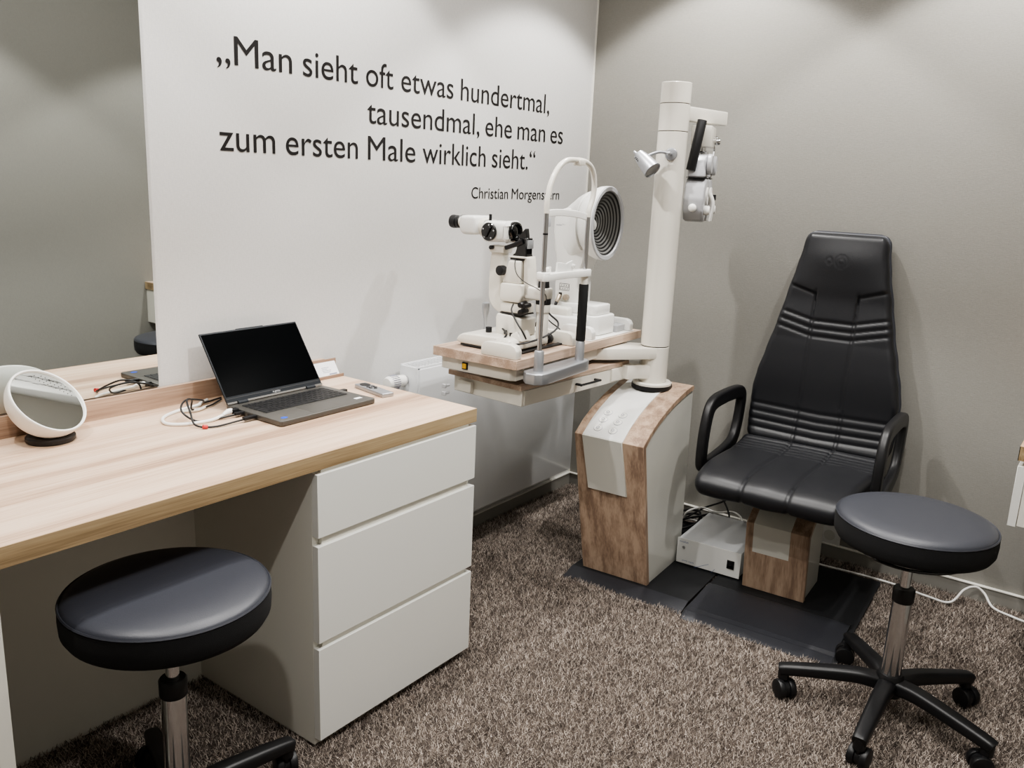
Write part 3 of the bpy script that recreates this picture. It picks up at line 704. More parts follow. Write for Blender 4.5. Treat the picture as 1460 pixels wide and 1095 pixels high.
# prism head
ph = K.part(MB().prism([(.083, 1.146), (.137, 1.146), (.133, 1.152), (.128, 1.153), (.124, 1.165), (.120, 1.185), (.112, 1.200), (.086, 1.202), (.086, 1.153)], 'x', .148, .182, .002, 1), 'prism_head', 'black_gloss')
K.part(MB().prism([(.092, 1.199), (.128, 1.199), (.098, 1.230), (.096, 1.226)], 'x', .156, .174, .001, 1), 'deflecting_mirror', 'black_gloss', ph)
K.part(MB().sweep([(.150, .100, 1.192), (.146, .125, 1.180), (.144, .158, 1.168)], rrect(.018, .014, .004), scales=[1.1, 1, .9]), 'tilt_lever', 'black_plastic', ph)
K.part(bx(.150, .18, .081, .0855, 1.17, 1.196, .001), 'bulb_clip', 'glassy', ph)
# microscope
hd_ = K.part(MB().prism([(.150, 1.186), (.236, 1.180), (.243, 1.20), (.243, 1.236), (.236, 1.246), (.150, 1.246), (.144, 1.238), (.144, 1.192)], 'x', .124, .206, .014, 4), 'microscope_head', 'white_gloss')
K.part(MB().lathe([(0, 0), (.0265, 0), (.028, .002), (.028, .007), (.026, .009), (0, .009)], 40, Matrix.Translation((.125, .208, 1.2135)) @ Matrix.Rotation(-PI/2, 4, 'Y')), 'magnification_dial', 'black_gloss', hd_)
dd = MB().box(-.004, .004, -.018, .018, .009, .015, .001, 1, Matrix.Translation((.125, .208, 1.2135)) @ Matrix.Rotation(-PI/2, 4, 'Y') @ Matrix.Rotation(math.radians(60), 4, 'Z'))
K.part(dd, 'dial_grip', 'black_plastic', hd_)
dm = MB()
for i in range(5):
    a = 2*PI*i/5+.4; dm.cyl((.1162, .208+.021*math.cos(a), 1.2135+.021*math.sin(a)), (.1156, .208+.021*math.cos(a), 1.2135+.021*math.sin(a)), .0026, seg=12)
K.part(dm, 'dial_numbers', 'grey_plastic', hd_)

K.part(MB().lathe([(.020, -.008), (.030, -.008), (.031, -.004), (.031, .006), (.029, .010), (.024, .011), (.020, .004), (.020, -.008)], 40, Matrix.Translation((X, .143, 1.2165)) @ Matrix.Rotation(PI/2, 4, 'X')), 'objective_ring', 'black_gloss', hd_)
K.part(MB().lathe([(0, .006), (.012, .005), (.0205, .002), (.0205, -.002), (0, -.002)], 36, Matrix.Translation((X, .143, 1.2165)) @ Matrix.Rotation(PI/2, 4, 'X')), 'objective_lens', 'black_gloss', hd_)
K.part(MB().cyl((X, .240, 1.222), (X, .264, 1.224), .030, seg=40, bev=.003), 'joint_ring', 'ivory', hd_)
K.part(MB().cyl((.150, .226, 1.245), (.150, .226, 1.265), .0048, seg=14), 'lock_pin', 'black_plastic', hd_)
bt_ = K.part(MB().prism([(.260, 1.200), (.31, 1.198), (.322, 1.206), (.327, 1.225), (.325, 1.250), (.318, 1.257), (.264, 1.258)], 'x', .118, .212, .010, 3), 'binocular_tube', 'white_gloss')
for xx in (.140, .193):
    K.part(MB().cyl((xx, .318, 1.234), (xx, .338, 1.236), .0165, bev=.001), 'eyepiece_mount', 'ivory', bt_)
    e_ = K.part(MB().lathe([(.0, 0), (.0165, 0), (.0195, .003), (.0195, .012), (.017, .014), (.020, .016), (.021, .030), (.020, .036), (.015, .038), (.012, .032), (0, .030)], 32, Matrix.Translation((xx, .332, 1.235)) @ Matrix.Rotation(-PI/2, 4, 'X')), 'eyepiece', 'black_plastic', bt_)
# its cables
def kc(pts, r, name): return K.part(MB().tube(pts, r, 8), name, 'black_plastic')
kc([(.150, .118, 1.150), (.128, .112, 1.125), (.118, .095, 1.095), (.112, .060, 1.075), (.108, .015, 1.062), (.12, -.008, 1.045), (.14, .000, 1.022), (.150, .012, 1.008)], .0014, 'lamp_cable')
kc([(.140, .165, .922), (.118, .135, .920), (.090, .105, .912), (.062, .10, .895), (.055, .060, .893), (.07, .02, .902), (.12, -.005, .915), (.17, -.02, .935), (.19, -.015, .955), (.18, .005, .975), (.172, .02, .99)], .0030, 'mains_cable')
kc([(.120, .105, 1.004), (.105, .10, .985), (.098, .075, .955), (.10, .055, .93), (.11, .045, .905)], .0026, 'control_cable')

# ------------------------------------------------------------------ chin rest
K = Kit('chin_rest', 'white headrest arch and chin rest on two steel posts clamped to the table edge', 'chin rest', TF, TD, (.177, -.035, .7925))
K.part(MB().prism([(.035, -.001), (.320, -.001), (.330, -.012), (.330, -.045), (.320, -.058), (.296, -.062), (.06, -.075), (.030, -.072), (.014, -.055), (.012, -.025)], 'z', .7935, .8275, .004, 3), 'clamp_bracket', 'alu')
yp = -.037
for x in (.060, .293):
    K.part(MB().lathe([(0, .8275), (.0145, .8275), (.0145, .886), (.0125, .889), (0, .889)], 32, Matrix.Translation((x, yp, 0))), 'post_socket', 'alu')
    K.part(MB().cyl((x, yp, .885), (x, yp, 1.286), .0070, seg=20), 'post', 'steel')
K.part(MB().cyl((.293, yp, .889), (.293, yp, 1.067), .0150, bev=.002), 'grip', 'black_foam', label='black foam grip on the right post')
K.part(MB().cyl((.293, yp, 1.067), (.293, yp, 1.096), .0115), 'post_sleeve', 'ivory')
K.part(MB().cyl((.060, yp, 1.223), (.060, yp, 1.228), .0075), 'mark_ring', 'black_plastic')
K.part(MB().tube([(.060, yp, 1.283), (.061, yp, 1.32), (.075, yp, 1.366), (.108, yp, 1.408), (.150, yp, 1.430), (.200, yp, 1.434), (.262, yp, 1.430), (.302, yp, 1.408), (.318, yp, 1.365), (.312, yp, 1.325), (.296, yp, 1.292), (.293, yp, 1.27)], .0082, 14), 'arch', 'ivory')
K.part(MB().box(.205, .237, yp-.014, yp+.012, 1.418, 1.437, .004).cyl((.222, yp, 1.437), (.222, yp, 1.443), .004), 'arch_clip', 'ivory')
band = MB().sweep([(.066, yp, 1.278), (.10, yp-.0+.012, 1.283), (.18, yp+.022, 1.283), (.25, yp+.012, 1.278), (.298, yp, 1.268)], rrect(.005, .020, .002), up=(0, 0, 1))
K.part(band, 'forehead_band', 'white_plastic')
K.part(MB().box(.064, .078, yp-.006, yp+.006, 1.246, 1.272, .002), 'height_marker', 'grey_plastic')
K.part(MB().prism([(.043, yp-.014), (.056, yp-.020), (.16, yp-.010), (.25, yp-.016), (.302, yp-.018), (.314, yp-.010), (.314, yp+.010), (.302, yp+.018), (.20, yp+.016), (.14, yp+.014), (.056, yp+.018), (.044, yp+.010)], 'z', 1.092, 1.113, .003, 2), 'chin_bar', 'white_plastic')
K.part(MB().cyl((.060, yp, 1.096), (.060, yp, 1.117), .0195, bev=.002), 'bar_collar', 'white_plastic')
cp = K.part(MB().sweep([(.135, yp+.004, 1.119), (.155, yp+.002, 1.1175), (.178, yp, 1.114), (.20, yp+.002, 1.1175), (.222, yp+.004, 1.121)], rrect(.045, .006, .002), up=(0, 1, 0)), 'chin_cup', 'white_gloss')
K.part(MB().cyl((.120, yp+.020, 1.112), (.120, yp+.020, 1.128), .006).ball((.218, yp-.004, 1.128), .006).ball((.10, yp+.012, 1.122), .007), 'paper_pins', 'white_gloss', cp)

# ------------------------------------------------------------------ keratograph
K = Kit('keratograph', 'white corneal topographer with bowl of black rings on the right half of the instrument table', 'topographer', TF, TD, (.59, .13, .860))
XK = .592
# drop-in floor plate and rail covers
K.part(bx(.44, .748, .008, .30, .8602, .8632, .0008, 1), 'floor_plate', 'white_plastic')
for x0, x1 in ((.447, .474), (.715, .742)):
    K.part(MB().prism([(.010, .8635), (.135, .8635), (.135, .888), (.127, .900), (.115, .905), (.032, .905), (.018, .900), (.010, .888)], 'x', x0, x1, .003, 2), 'rail_cover', 'white_gloss')
K.part(bx(.474, .715, .060, .080, .8635, .872, .001), 'rail', 'black_plastic')
K.part(bx(.655, .714, .030, .12, .8635, .886, .001), 'rail_side_plate', 'grey_plastic')  # plain light grey plate beside the right rail cover
bs = K.part(MB().prism([(.52, .05), (.535, .035), (.64, .035), (.655, .05), (.655, .20), (.64, .215), (.535, .215), (.52, .20)], 'z', .8645, .9305, .004, 2), 'base_housing', 'white_gloss')
K.part(MB().prism([(.53, .06), (.54, .048), (.63, .048), (.642, .06), (.642, .20), (.63, .21), (.54, .21), (.53, .20)], 'z', .9305, .965, .005, 2), 'upper_base', 'white_gloss')
K.part(MB().prism([(.478, .10), (.50, .07), (.52, .07), (.52, .22), (.478, .22)], 'z', .8645, .925, .008, 3), 'joystick_housing', 'white_gloss', bs)
K.part(MB().box(.486, .52, .13, .25, .90, .955, .012, 3), 'side_pod', 'cream', bs)
tw = K.part(MB().prism([(.135, .955), (.222, .955), (.226, 1.02), (.222, 1.09), (.228, 1.13), (.242, 1.20), (.243, 1.245), (.232, 1.272), (.20, 1.285), (.12, 1.285), (.11, 1.20), (.115, 1.12), (.135, 1.06)], 'x', .540, .640, .006, 3), 'tower', 'white_gloss')
MKb = Matrix.Translation((XK+.005, 0, 1.240)) @ Matrix.Rotation(math.radians(3), 4, 'Z') @ Matrix.Rotation(PI/2, 4, 'X')   # lathe z -> -y
sh = [(0, -.150), (.060, -.146), (.095, -.130), (.113, -.110), (.122, -.088), (.1245, -.070), (.1240, -.062)]
K.part(MB().lathe(sh, 72, MKb), 'bowl_shell', 'white_gloss')
K.part(MB().lathe([(.1240, -.064), (.1240, -.060), (.1215, -.057), (.1095, -.058), (.1072, -.064), (.1072, -.068), (.1240, -.064)], 72, MKb), 'bowl_rim', 'grey_plastic')
tbm = bmesh.new(); rgs = []
for y, rx, z0, z1, pw in ((.124, .104, 1.135, 1.345, 2.2), (.145, .082, 1.12, 1.336, 2.4), (.165, .064, 1.10, 1.324, 2.7), (.185, .053, 1.09, 1.308, 3.0), (.212, .0485, 1.09, 1.286, 3.2), (.232, .046, 1.10, 1.262, 3.5), (.243, .040, 1.12, 1.240, 3.0)):
    ring = []
    for i in range(40):
        a = 2*PI*i/40; ca, sa = math.cos(a), math.sin(a)
        ring.append(tbm.verts.new((.590+rx*math.copysign(abs(ca)**(2/pw), ca), y, (z0+z1)/2+(z1-z0)/2*math.copysign(abs(sa)**(2/pw), sa))))
    rgs.append(ring)
for A_, B_ in zip(rgs, rgs[1:]):
    for i in range(40): tbm.faces.new([A_[i], B_[i], B_[(i+1) % 40], A_[(i+1) % 40]])
tbm.faces.new(rgs[0]); tbm.faces.new(rgs[-1][::-1]); bmesh.ops.recalc_face_normals(tbm, faces=tbm.faces)
K.part(MB()._add(tbm), 'hood', 'white_gloss', sharp=60)
rb_ = MB().lathe([(.1070, .0), (.09, -.014), (.07, -.027), (.05, -.038), (.03, -.047), (.012, -.053), (.009, -.056), (0, -.056)], 72)
ro = rb_.build('ring_bowl', 'rings', K.t, sharp=60)
ro.matrix_local = Matrix.Translation(-K.o) @ MKb @ Matrix.Translation((0, 0, -.063))
K.part(MB().lathe([(0, -.120), (.009, -.120), (.009, -.1175), (.0045, -.1175), (0, -.119)], 24, MKb), 'camera_lens', 'black_gloss')
# print and connectors on the side facing the camera
MT = Matrix.Translation((.5396, .238, 0)) @ Matrix.Rotation(-PI/2, 4, 'Z') @ Matrix.Rotation(PI/2, 4, 'X')
K.part(text_bm([('oculus', 0.006, .028, 1.2245, .009), ('*', .031, .036, 1.2240, .011), ('keratograph', .040, .088, 1.2245, .009)], MT), 'logo', 'lightgreyink', tw)
pm = MB()
for (a, b, c_, d_) in ((0, .040, 0, .0012), (0, .040, .011, .0122), (0, .040, .022, .0232), (0, .0012, 0, .023), (.039, .040, 0, .023)): pm.box(.5392, .5398, .205-b, .205-a, 1.005+c_, 1.005+d_)
for i in range(8): pm.ball((.5396, .201-.0048*i, 1.0105+.011*(i % 2)), (.0004, .0018, .0018), 8)
K.part(pm, 'warning_print', 'lap_bezel', tw)
K.part(bx(.5385, .5402, .165, .212, .962, .998, .001), 'socket_panel', 'cream', tw)
K.part(bx(.5375, .5388, .192, .206, .986, .996, .0003, 1), 'slot', 'dark_gap', tw)
K.part(MB().cyl((.540, .172, .982), (.526, .172, .982), .0105, bev=.001), 'round_plug', 'metal_plug', tw)
pg = K.part(MB().cyl((.528, .194, .988), (.512, .196, .964), .0085, .0075, 20, .001), 'cable_plug', 'metal_plug', tw)
K.part(MB().cyl((.512, .196, .966), (.507, .1965, .957), .0055).tube([(.507, .1965, .958), (.495, .205, .935), (.470, .225, .905), (.45, .245, .885), (.43, .25, .872)], .0038, 8), 'data_cable', 'black_plastic', pg)
K.part(MB().tube([(.44, .24, .868), (.43, .22, .90), (.42, .215, .935), (.425, .21, .955), (.445, .20, .945), (.435, .19, .925), (.44, .17, .905), (.46, .15, .885), (.45, .12, .868)], .0024, 8), 'loose_cable', 'black_plastic', pg)

# ------------------------------------------------------------------ power supply box and cables by the wall
BF = frame(2.751, 1.092, 3.3)
t = thing('power_supply', 'grey metal power supply box between column cabinet and chair pedestal', 'power supply', BF(0, 0, .0175), 3.3)
MB().box(.003, .315, -.118, .118, .007, .0985, .002).build('case', 'rad', t)
MB().box(0, .003, -.120, .120, .004, .101, .0008, 1).build('front_panel', 'white_gloss', t)
sw = MB().box(-.004, .0, -.098, -.072, .034, .066, .001, 1).build('rocker_switch', 'black_plastic', t)
MB().box(-.0055, -.0038, -.093, -.077, .039, .050, .0008, 1).build('rocker', 'black_gloss', sw)
MI = Matrix.Translation((-.0004, 0, 0)) @ Matrix.Rotation(-PI/2, 4, 'Z') @ Matrix.Rotation(PI/2, 4, 'X')
text_bm([('oculus', -.112, -.078, .085, .011), ('power supply', -.096, -.05, .014, .008)], MI).build('lettering', 'blueink', t)
MB().box(-.0004, 0, .0, .112, -.0006, .0006, 0, 1, Matrix.Translation((-.0003, -.005, .028)) @ Matrix.Rotation(math.radians(-28), 4, 'X') ).box(-.0004, 0, -.0, .10, -.0006, .0006, 0, 1, Matrix.Translation((-.0003, -.03, .016)) @ Matrix.Rotation(math.radians(-52), 4, 'X')).build('diagonal_lines', 'blueink', t)
MB().cyl((-.001, .094, .068), (-.0035, .094, .068), .005).build('indicator', 'steel', t)
for x in (.03, .28):
    for y in (-.1, .1): MB().cyl((x, y, 0), (x, y, .007), .008, seg=16).build('rubber_foot', 'black_plastic', t)
cable('power_cable', 'black cable tangle on the carpet behind the power supply box',
      [(3.06, 1.18, .06), (3.10, 1.20, .04), (3.14, 1.27, .02), (3.10, 1.34, .03), (3.03, 1.32, .07), (3.05, 1.25, .10), (3.12, 1.24, .09), (3.16, 1.30, .05), (3.12, 1.38, .02), (3.02, 1.36, .015), (2.99, 1.29, .03)], .0042, 'black_plastic')
cable('extension_lead', 'thick black lead coiled between the column cabinet and the power supply box',
      [(3.00, 1.245, .02), (2.96, 1.30, .03), (3.0, 1.36, .05), (3.07, 1.35, .085), (3.08, 1.28, .10), (3.02, 1.26, .075), (2.97, 1.31, .05), (3.02, 1.38, .035), (3.10, 1.37, .05), (3.12, 1.30, .07), (3.06, 1.25, .05), (3.03, 1.30, .02)], .0048, 'black_plastic')
cable('signal_cable', 'thin black cable looped upward behind the power supply box',
      [(3.07, 1.14, .07), (3.11, 1.17, .12), (3.14, 1.22, .165), (3.16, 1.27, .185), (3.17, 1.23, .20), (3.15, 1.17, .19), (3.14, 1.20, .15), (3.13, 1.28, .10), (3.09, 1.33, .06), (3.15, 1.36, .03), (3.19, 1.30, .012)], .0036, 'black_plastic')
cable('white_cable', 'white cable arching over the carpet behind the power supply box',
      [(3.07, 1.10, .075), (3.10, 1.11, .11), (3.13, 1.16, .115), (3.12, 1.22, .10), (3.10, 1.28, .11), (3.07, 1.325, .09), (3.08, 1.34, .05), (3.14, 1.33, .03), (3.17, 1.25, .02)], .004, 'white_plastic')
cable('floor_cable', 'white cable running over the carpet along the grey wall behind the right stool',
      [(3.12, 1.0, .012), (3.105, .79, .014), (3.118, .66, .014), (3.12, .53, .014), (3.10, .42, .014), (3.10, .345, .016), (3.16, .315, .05), (3.190, .285, .060), (3.19, .255, .045), (3.16, .22, .016), (3.135, .16, .014), (3.12, .10, .014), (3.10, -.05, .014)], .0042, 'white_plastic')
t = thing('wall_socket', 'white wall socket low on the grey wall behind the chair pedestal', 'socket', (WB-.001, .80, .095))
MB().box(-.010, 0, -.04, .04, -.04, .04, .002).build('socket_frame', 'white_plastic', t)
MB().cyl((-.0105, 0, 0), (-.0095, 0, 0), .021).build('socket_insert', 'cream', t)

# ------------------------------------------------------------------ examination chair
K = Kit('examination_chair', 'black leather high-back examination chair with loop armrests on short wooden pedestal', 'chair', CF, CD, (.10, 0, .0165))
sh = [(.0, .0165), (-.029, .265), (.02, .300), (.10, .335), (.18, .35), (.18, .332), (.10, .317), (.03, .284), (-.008, .256), (.020, .0165)]
K.part(MB().prism(sh, 'y', -.105, .108, .0012, 1), 'pedestal_shell', 'uwood_z', sharp=30)
K.part(MB().prism([(.018, .0165), (.205, .0165), (.18, .334), (.10, .316), (.03, .283), (-.006, .255)], 'y', -.100, .103), 'pedestal_sides', 'cream')
K.part(MB().prism([(-.0165, .158), (-.031, .267), (.018, .303), (.10, .339), (.10, .336), (.018, .300), (-.0285, .265), (-.0145, .158)][::1], 'y', -.043, .082, .0004, 1), 'pedestal_strip', 'cream')
K.part(MB().cyl((.09, 0, .33), (.09, 0, .40), .055, seg=32), 'seat_post', 'black_plastic')
K.part(MB().box(-.12, .28, -.17, .17, .385, .415, .01), 'seat_plate', 'black_plastic')
K.part(MB().box(.22, .26, -.29, .29, .415, .44, .008), 'arm_crossbar', 'black_plastic')

def cushion(prof, wfun, thick, gfun, rr, nu=72, sub=14, rend=.05):
    """leather pad following prof (front surface, local x/z), half width wfun(s), grooves gfun(s,y)"""
    P = [Vector((p[0], 0, p[1])) for p in prof]
    P, _ = catmull(P, sub, False)
    L = [0]
    for a, b in zip(P, P[1:]): L.append(L[-1]+(b-a).length)
    T = L[-1]; t = bmesh.new(); rings = []
    for i, p in enumerate(P):
        a = P[max(i-1, 0)]; b = P[min(i+1, len(P)-1)]; tg = (b-a).normalized()
        nr = Vector((-tg.z, 0, tg.x))           # towards the sitter
        s = L[i]; w = wfun(s, T); e = min(s, T-s)
        wr = w - (rend*(1-math.sqrt(max(0, 1-(1-e/rend)**2))) if e < rend else 0)
        eo = (rr*(1-math.sqrt(max(0, 1-(1-e/rr)**2))) if e < rr else 0)
        ring = []
        for j in range(nu+1):
            u = -1+2*j/nu; u = math.sin(u*PI/2)*.35+u*.65
            y = u*wr; d = wr-abs(y)
            dr_ = rr*(1-math.sqrt(max(0, 1-(1-min(d, rr)/rr)**2)))
            off = -max(dr_, eo)*.9 + gfun(s, y, T)*(1 if e > .01 else .2)
            ring.append(p+nr*off+Vector((0, y, 0)))
        for j in range(9):
            u = 1-2*j/8
            ring.append(p-nr*(thick-min(.012, eo)*1.0)+Vector((0, u*wr*.985, 0)))
        rings.append([t.verts.new(v) for v in ring])
    m = len(rings[0])
    for A, B in zip(rings, rings[1:]):
        for j in range(m): t.faces.new([A[j], B[j], B[(j+1) % m], A[(j+1) % m]])
    t.faces.new(rings[0]); t.faces.new(rings[-1][::-1])
    bmesh.ops.recalc_face_normals(t, faces=t.faces)
    return MB()._add(t)
def lerp_tab(tab, x):
    if x <= tab[0][0]: return tab[0][1]
    for (a, u), (b, v) in zip(tab, tab[1:]):
        if x <= b:
            k = (x-a)/(b-a); k = k*k*(3-2*k)*.5+k*.5; return u+(v-u)*k
    return tab[-1][1]
def groove(d, w, depth): return -depth*math.exp(-(d/w)**2)
bprof = [(.305, .468), (.322, .51), (.333, .56), (.345, .63), (.352, .70), (.358, .78), (.362, .85), (.370, .93), (.378, 1.0), (.380, 1.06), (.392, 1.14), (.403, 1.20), (.410, 1.238)]
def bw(s, T):
    z = .468+s*.99
    return lerp_tab([(.46, .250), (.56, .258), (.66, .258), (.72, .248), (.80, .228), (.90, .203), (1.0, .182), (1.10, .160), (1.18, .146), (1.25, .138)], z)
def bg(s, y, T):
    z = .468+s*.992; a = abs(y); g = 0
    seam = .0735 if z > .62 else .0735+.003
    if z < 1.045: g += groove(a-seam, .005, .005)*min(1, (1.045-z)/.03 if z > 1.015 else 1)
    # lower ribs
    for zz in (.505, .535, .565, .595): g += groove(z-(zz+a*.03), .0065, .0034)
    # three chevron ribs under the headrest
    for zz in (.872, .900, .928): 
        c_ = zz+(max(0, a-.07))*.24; g += groove(z-c_, .005, .0048)
    # head cushion lower corners
    if a > .07:
        c_ = 1.020+(a-.07)*.30; g += groove(z-c_, .006, .007)
        if z < c_: g -= .005*min(1, (c_-z)/.01)*max(0, 1-(c_-z)/.10)
    g += .012*math.exp(-((z-1.15)/.07)**2)*max(0, 1-(a/.14)**2)
    # gentle padding
    if z > .60 and z < .86: g += .006*math.sin(min(1, max(0, (z-.60)/.26))*PI)*(1 if a < seam else 1.2)
    # embossed circles
    for cy, r_ in ((.042, .010), (0, .011), (0, .021)):
        rr_ = math.hypot(y-cy, z-1.142); g += groove(rr_-r_, .002, .0012)
    return g
K.part(cushion(bprof, bw, .052, bg, .024, 110, 14, .035), 'backrest', 'leather', sharp=70)
# piped rear shell
def shellw(s, T): return bw(s, T)+.004
bs2 = [(x+.034, z+.004) for x, z in bprof]
K.part(cushion(bs2, shellw, .022, lambda s, y, T: 0, .008, 40, 6, .035), 'back_shell', 'seat_leather', sharp=70)
sprof = [(-.170, .395), (-.215, .396), (-.247, .408), (-.264, .432), (-.258, .458), (-.232, .474), (-.18, .481), (-.08, .480), (.03, .474), (.13, .470), (.20, .472), (.26, .478), (.305, .488)]
sprof = sprof[::-1]
def sg(s, y, T):
    a = abs(y); g = groove(a-.0735, .005, .0055)
    for d in (.035, .062, .089, .116, .143): g += groove(s-(d+a*.04), .006, .004)
    if s > .15: 
        g += .006*math.sin(min(1, (s-.15)/.36)*PI)
        g += .002*math.cos((y/.147)*2*PI) if a < .0735 else .002*math.cos(((a-.155)/.165)*2*PI)*.8
    return g
def cushion_rev(*a, **k): return cushion(*a, **k)
# seat profile runs from the crease forward, so the sitter side is the other normal
def seat():
    P = [(x, z) for x, z in sprof[::-1]]
    def w(s, T): return lerp_tab([(0, .222), (.10, .228), (.30, .245), (.6, .252)], s)
    return cushion(P, w, .060, lambda s, y, T: sg(T-s, y, T), .026, 100, 10, .02)
K.part(seat(), 'seat', 'leather', sharp=70)
for sy, lb in ((1, None), (-1, None)):
    loop = [(-.046, .455), (-.047, .51), (-.036, .575), (-.012, .628), (.03, .647), (.11, .650), (.22, .646), (.295, .636), (.325, .612), (.322, .56), (.305, .50), (.275, .458), (.215, .437), (.11, .427), (.01, .425), (-.032, .433)]
    K.part(MB().sweep([(x, sy*.285, z) for x, z in loop], rrect(.050, .030, .010), closed=True, up=(0, 1, 0), smooth=5), 'armrest', 'black_plastic')

# ------------------------------------------------------------------ stools
def make_stool(label, phase, levr):
    t = thing('swivel_stool', label, 'stool', (0, 0, 0), 0)
    zt = .585; R_ = .192
    prof = [(0, zt), (.12, zt+.001), (.165, zt-.002), (.181, zt-.007), (.1885, zt-.0135)]
    sq = MB().lathe(prof+[(.1885, zt-.018), (.10, zt-.02), (0, zt-.02)], 72).build('seat_top', 'seat_leather', t, sharp=50)
    MB().lathe([(.1875, zt-.0135), (.1905, zt-.0115), (.1925, zt-.0145), (.1905, zt-.0175), (.1875, zt-.0155)], 72).build('piping', 'seat_leather', t)
    MB().lathe([(.188, zt-.016), (.1915, zt-.018), (.1925, zt-.04), (.191, zt-.062), (.184, zt-.074), (.165, zt-.079), (0, zt-.079), (0, zt-.02), (.18, zt-.02), (.188, zt-.016)], 72).build('seat_side', 'fabric', t, sharp=50)
    MB().lathe([(0, zt-.078), (.12, zt-.078), (.12, zt-.084), (.05, zt-.092), (0, zt-.092)], 48).build('seat_plate', 'black_plastic', t)
    Rz = Matrix.Rotation(math.radians(levr), 4, 'Z')
    lv = MB().tube([(.13*math.cos(2*PI*i/32), .13*math.sin(2*PI*i/32), zt-.101) for i in range(32)], .0042, 8, closed=True, smooth=1)
    for a in (0, 120, 240):
        a = math.radians(a); lv.tube([(.04*math.cos(a), .04*math.sin(a), zt-.090), (.10*math.cos(a), .10*math.sin(a), zt-.096), (.13*math.cos(a), .13*math.sin(a), zt-.101)], .005, 8)
    lv.bm.transform(Rz); lv.build('lever_ring', 'black_gloss', t)
    MB().cyl((0, 0, .37), (0, 0, zt-.09), .0135, seg=28).build('piston', 'chrome', t)
    MB().lathe([(0, .343), (.025, .343), (.027, .346), (.027, .378), (.024, .382), (0, .382)], 36).build('collar', 'black_plastic', t)
    MB().lathe([(0, .10), (.0255, .10), (.0245, .343), (0, .343)], 40).build('column', 'chrome', t)
    MB().lathe([(0, .075), (.034, .075), (.037, .085), (.035, .125), (.030, .135), (0, .135)], 36).build('hub', 'black_plastic', t)
    for k in range(5):
        a = math.radians(phase+72*k); ca, sa = math.cos(a), math.sin(a)
        MB().sweep([(.015*ca, .015*sa, .104), (.08*ca, .08*sa, .108), (.18*ca, .18*sa, .096), (.262*ca, .262*sa, .083), (.278*ca, .278*sa, .078)], rrect(.040, .034, .011), scales=[1.2, 1.1, 1.0, .90, .84]).cyl((.266*ca, .266*sa, .054), (.266*ca, .266*sa, .084), .0155, seg=20).build('base_leg', 'black_plastic', t)
        # castor: wheels trail sideways
        b = a + 1.2 + k*.9; d = Vector((math.cos(b), math.sin(b), 0)); e = Vector((-d.y, d.x, 0)); ce = Vector((.265*ca, .265*sa, .0275))+d*.010
        hd2 = MB().cyl(ce-e*.0055, ce+e*.0055, .0225, seg=28).cyl((.265*ca, .265*sa, .03), (.265*ca, .265*sa, .056), .009, seg=16).build('castor', 'black_plastic', t)
        for s in (-1, 1):
            MB().cyl(ce+e*s*.006, ce+e*s*.0245, .0272, seg=32, bev=.004).build('wheel', 'black_plastic', hd2)
    return t
s1 = make_stool('round black swivel stool on five castors standing in front of the examination chair', 36, 20)
s1.location = (2.268, .360, 0.002)
s2 = make_stool('round black swivel stool half under the desk beside the drawer cabinet', -2, 75)
s2.location = (.832, 1.405, .002)
for s_ in (s1, s2): s_['group'] = 'black swivel stools'

# ------------------------------------------------------------------ hanging unit at the right edge
t = thing('wall_desk', 'thick ash-coloured worktop above the hanging drawer unit at the right edge', 'desk', (2.86, -.05, .718))
MB().box(-.362, .364, -.2385, .2303, 0, .0385).build('worktop', 'desk', t)
MB().box(-.3635, -.362, -.2385, .232, 0, .0382).build('side_edge_band', 'desk_edge', t)
MB().box(-.3635, .364, .2304, .232, 0, .0382).build('front_edge_band', 'desk_edge', t)
t = thing('hanging_drawer_unit', 'white hanging drawer unit under the worktop at the right edge', 'cabinet', (2.86, -.05, .54))
MB().box(-.357, .362, -.2385, .208, 0, .1775, .0005, 1).build('carcass', 'white_carcass', t)
MB().box(-.359, .362, .2088, .2295, -.003, .163, .0008, 1).build('drawer', 'white_front', t)

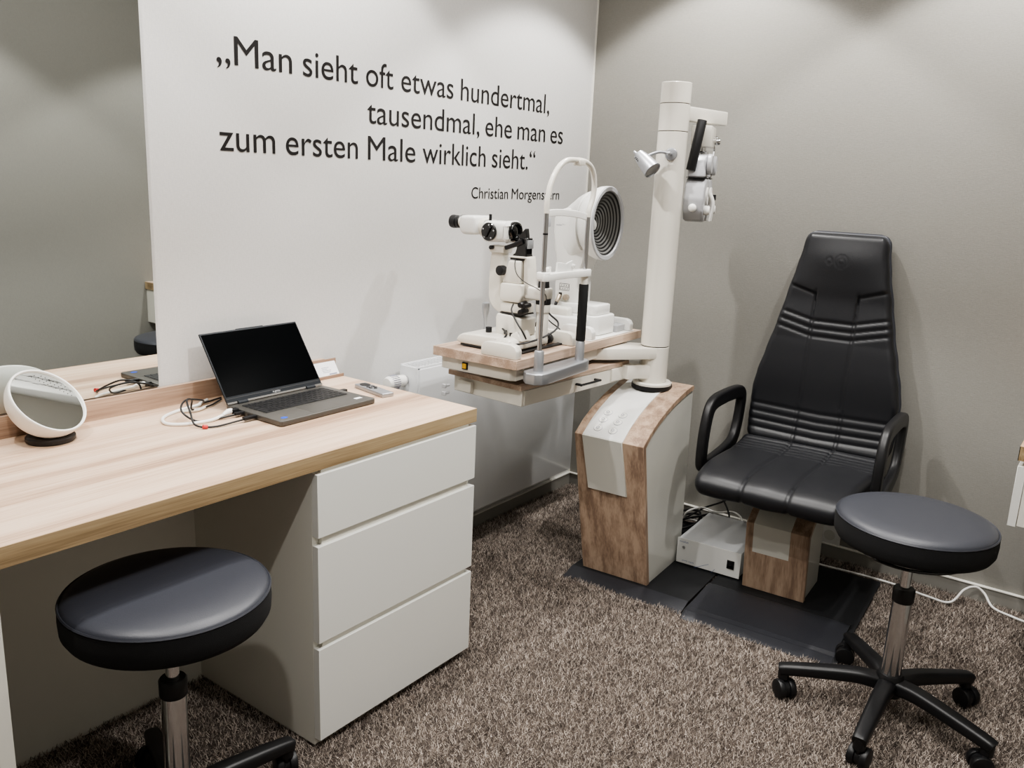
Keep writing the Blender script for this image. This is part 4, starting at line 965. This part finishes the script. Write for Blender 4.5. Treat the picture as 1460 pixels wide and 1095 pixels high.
# ------------------------------------------------------------------ carpet pile
def carpet():
    bm = bmesh.new()
    x0, x1, y0, y1 = .35, WB-.017, -.15, 1.985
    holes = [(UF, -.085, .635, -.286, .161), (CF, -.335, .345, -.29, .205)]
    cell = .02; g = {}
    def V(i, j):
        if (i, j) not in g: g[i, j] = bm.verts.new((x0+(x1-x0)*i/nx, y0+(y1-y0)*j/ny, 0))
        return g[i, j]
    nx, ny = int((x1-x0)/cell), int((y1-y0)/cell)
    def inside(x, y):
        for F, a0, a1, b0, b1 in holes:
            ox, oy, _ = F(0, 0); ux, uy, _ = F(1, 0); ux -= ox; uy -= oy
            lx = (x-ox)*ux+(y-oy)*uy; ly = -(x-ox)*uy+(y-oy)*ux
            if a0-.002 < lx < a1 and b0 < ly < b1: return True
        return False
    for i in range(nx):
        for j in range(ny):
            cx, cy = x0+(x1-x0)*(i+.5)/nx, y0+(y1-y0)*(j+.5)/ny
            if not inside(cx, cy): bm.faces.new((V(i, j), V(i+1, j), V(i+1, j+1), V(i, j+1)))
    me = bpy.data.meshes.new('carpet_pile'); bm.to_mesh(me); bm.free()
    o = bpy.data.objects.new('carpet_pile', me); col.objects.link(o); me.materials.append(M['pile'])
    tag(o, 'grey-brown shaggy carpet pile covering the whole floor', 'carpet', kind='stuff')
    o.location = (0, 0, .0005)
    m = o.modifiers.new('pile', 'PARTICLE_SYSTEM'); ps = m.particle_system; s = ps.settings
    s.type = 'HAIR'; s.count = 330000; s.hair_length = .014; s.hair_step = 3; s.render_step = 2; s.display_step = 2
    s.emit_from = 'FACE'; s.use_emit_random = True; s.use_even_distribution = True
    s.normal_factor = .0022; s.factor_random = .0024; s.brownian_factor = .0
    s.use_advanced_hair = True
    s.root_radius = .9; s.tip_radius = .35; s.radius_scale = .0021; s.shape = 0
    s.use_hair_bspline = False
    ps.seed = 3
carpet()

# ------------------------------------------------------------------ world, camera, colour
w = bpy.data.worlds.new('world'); scene.world = w; w.use_nodes = True
w.node_tree.nodes['Background'].inputs[0].default_value = (.9, .92, 1, 1); w.node_tree.nodes['Background'].inputs[1].default_value = .3
cam = bpy.data.cameras.new('camera'); co = bpy.data.objects.new('camera', cam); col.objects.link(co)
f, pitch, roll, yaw = 1215.01, .234796531, .0449011730, .629816586
fw = Vector((math.cos(yaw)*math.cos(pitch), math.sin(yaw)*math.cos(pitch), -math.sin(pitch)))
r = Vector((math.sin(yaw), -math.cos(yaw), 0)); u = r.cross(fw)
r2 = math.cos(roll)*r+math.sin(roll)*u; u2 = -math.sin(roll)*r+math.cos(roll)*u
Rm = Matrix((r2, u2, -fw)).transposed().to_4x4()
co.matrix_world = Matrix.Translation((0, 0, 1.37)) @ Rm
cam.sensor_width = 36; cam.lens = 36*f/1460; cam.clip_start = .02
scene.camera = co
scene.view_settings.view_transform = 'AgX'
scene.view_settings.look = 'AgX - Medium High Contrast'
scene.view_settings.exposure = .44
scene.cycles.max_bounces = 8; scene.cycles.diffuse_bounces = 5; scene.cycles.glossy_bounces = 5
scene.cycles.sample_clamp_indirect = 6
scene.cycles.use_denoising = True
scene.cycles.caustics_reflective = True
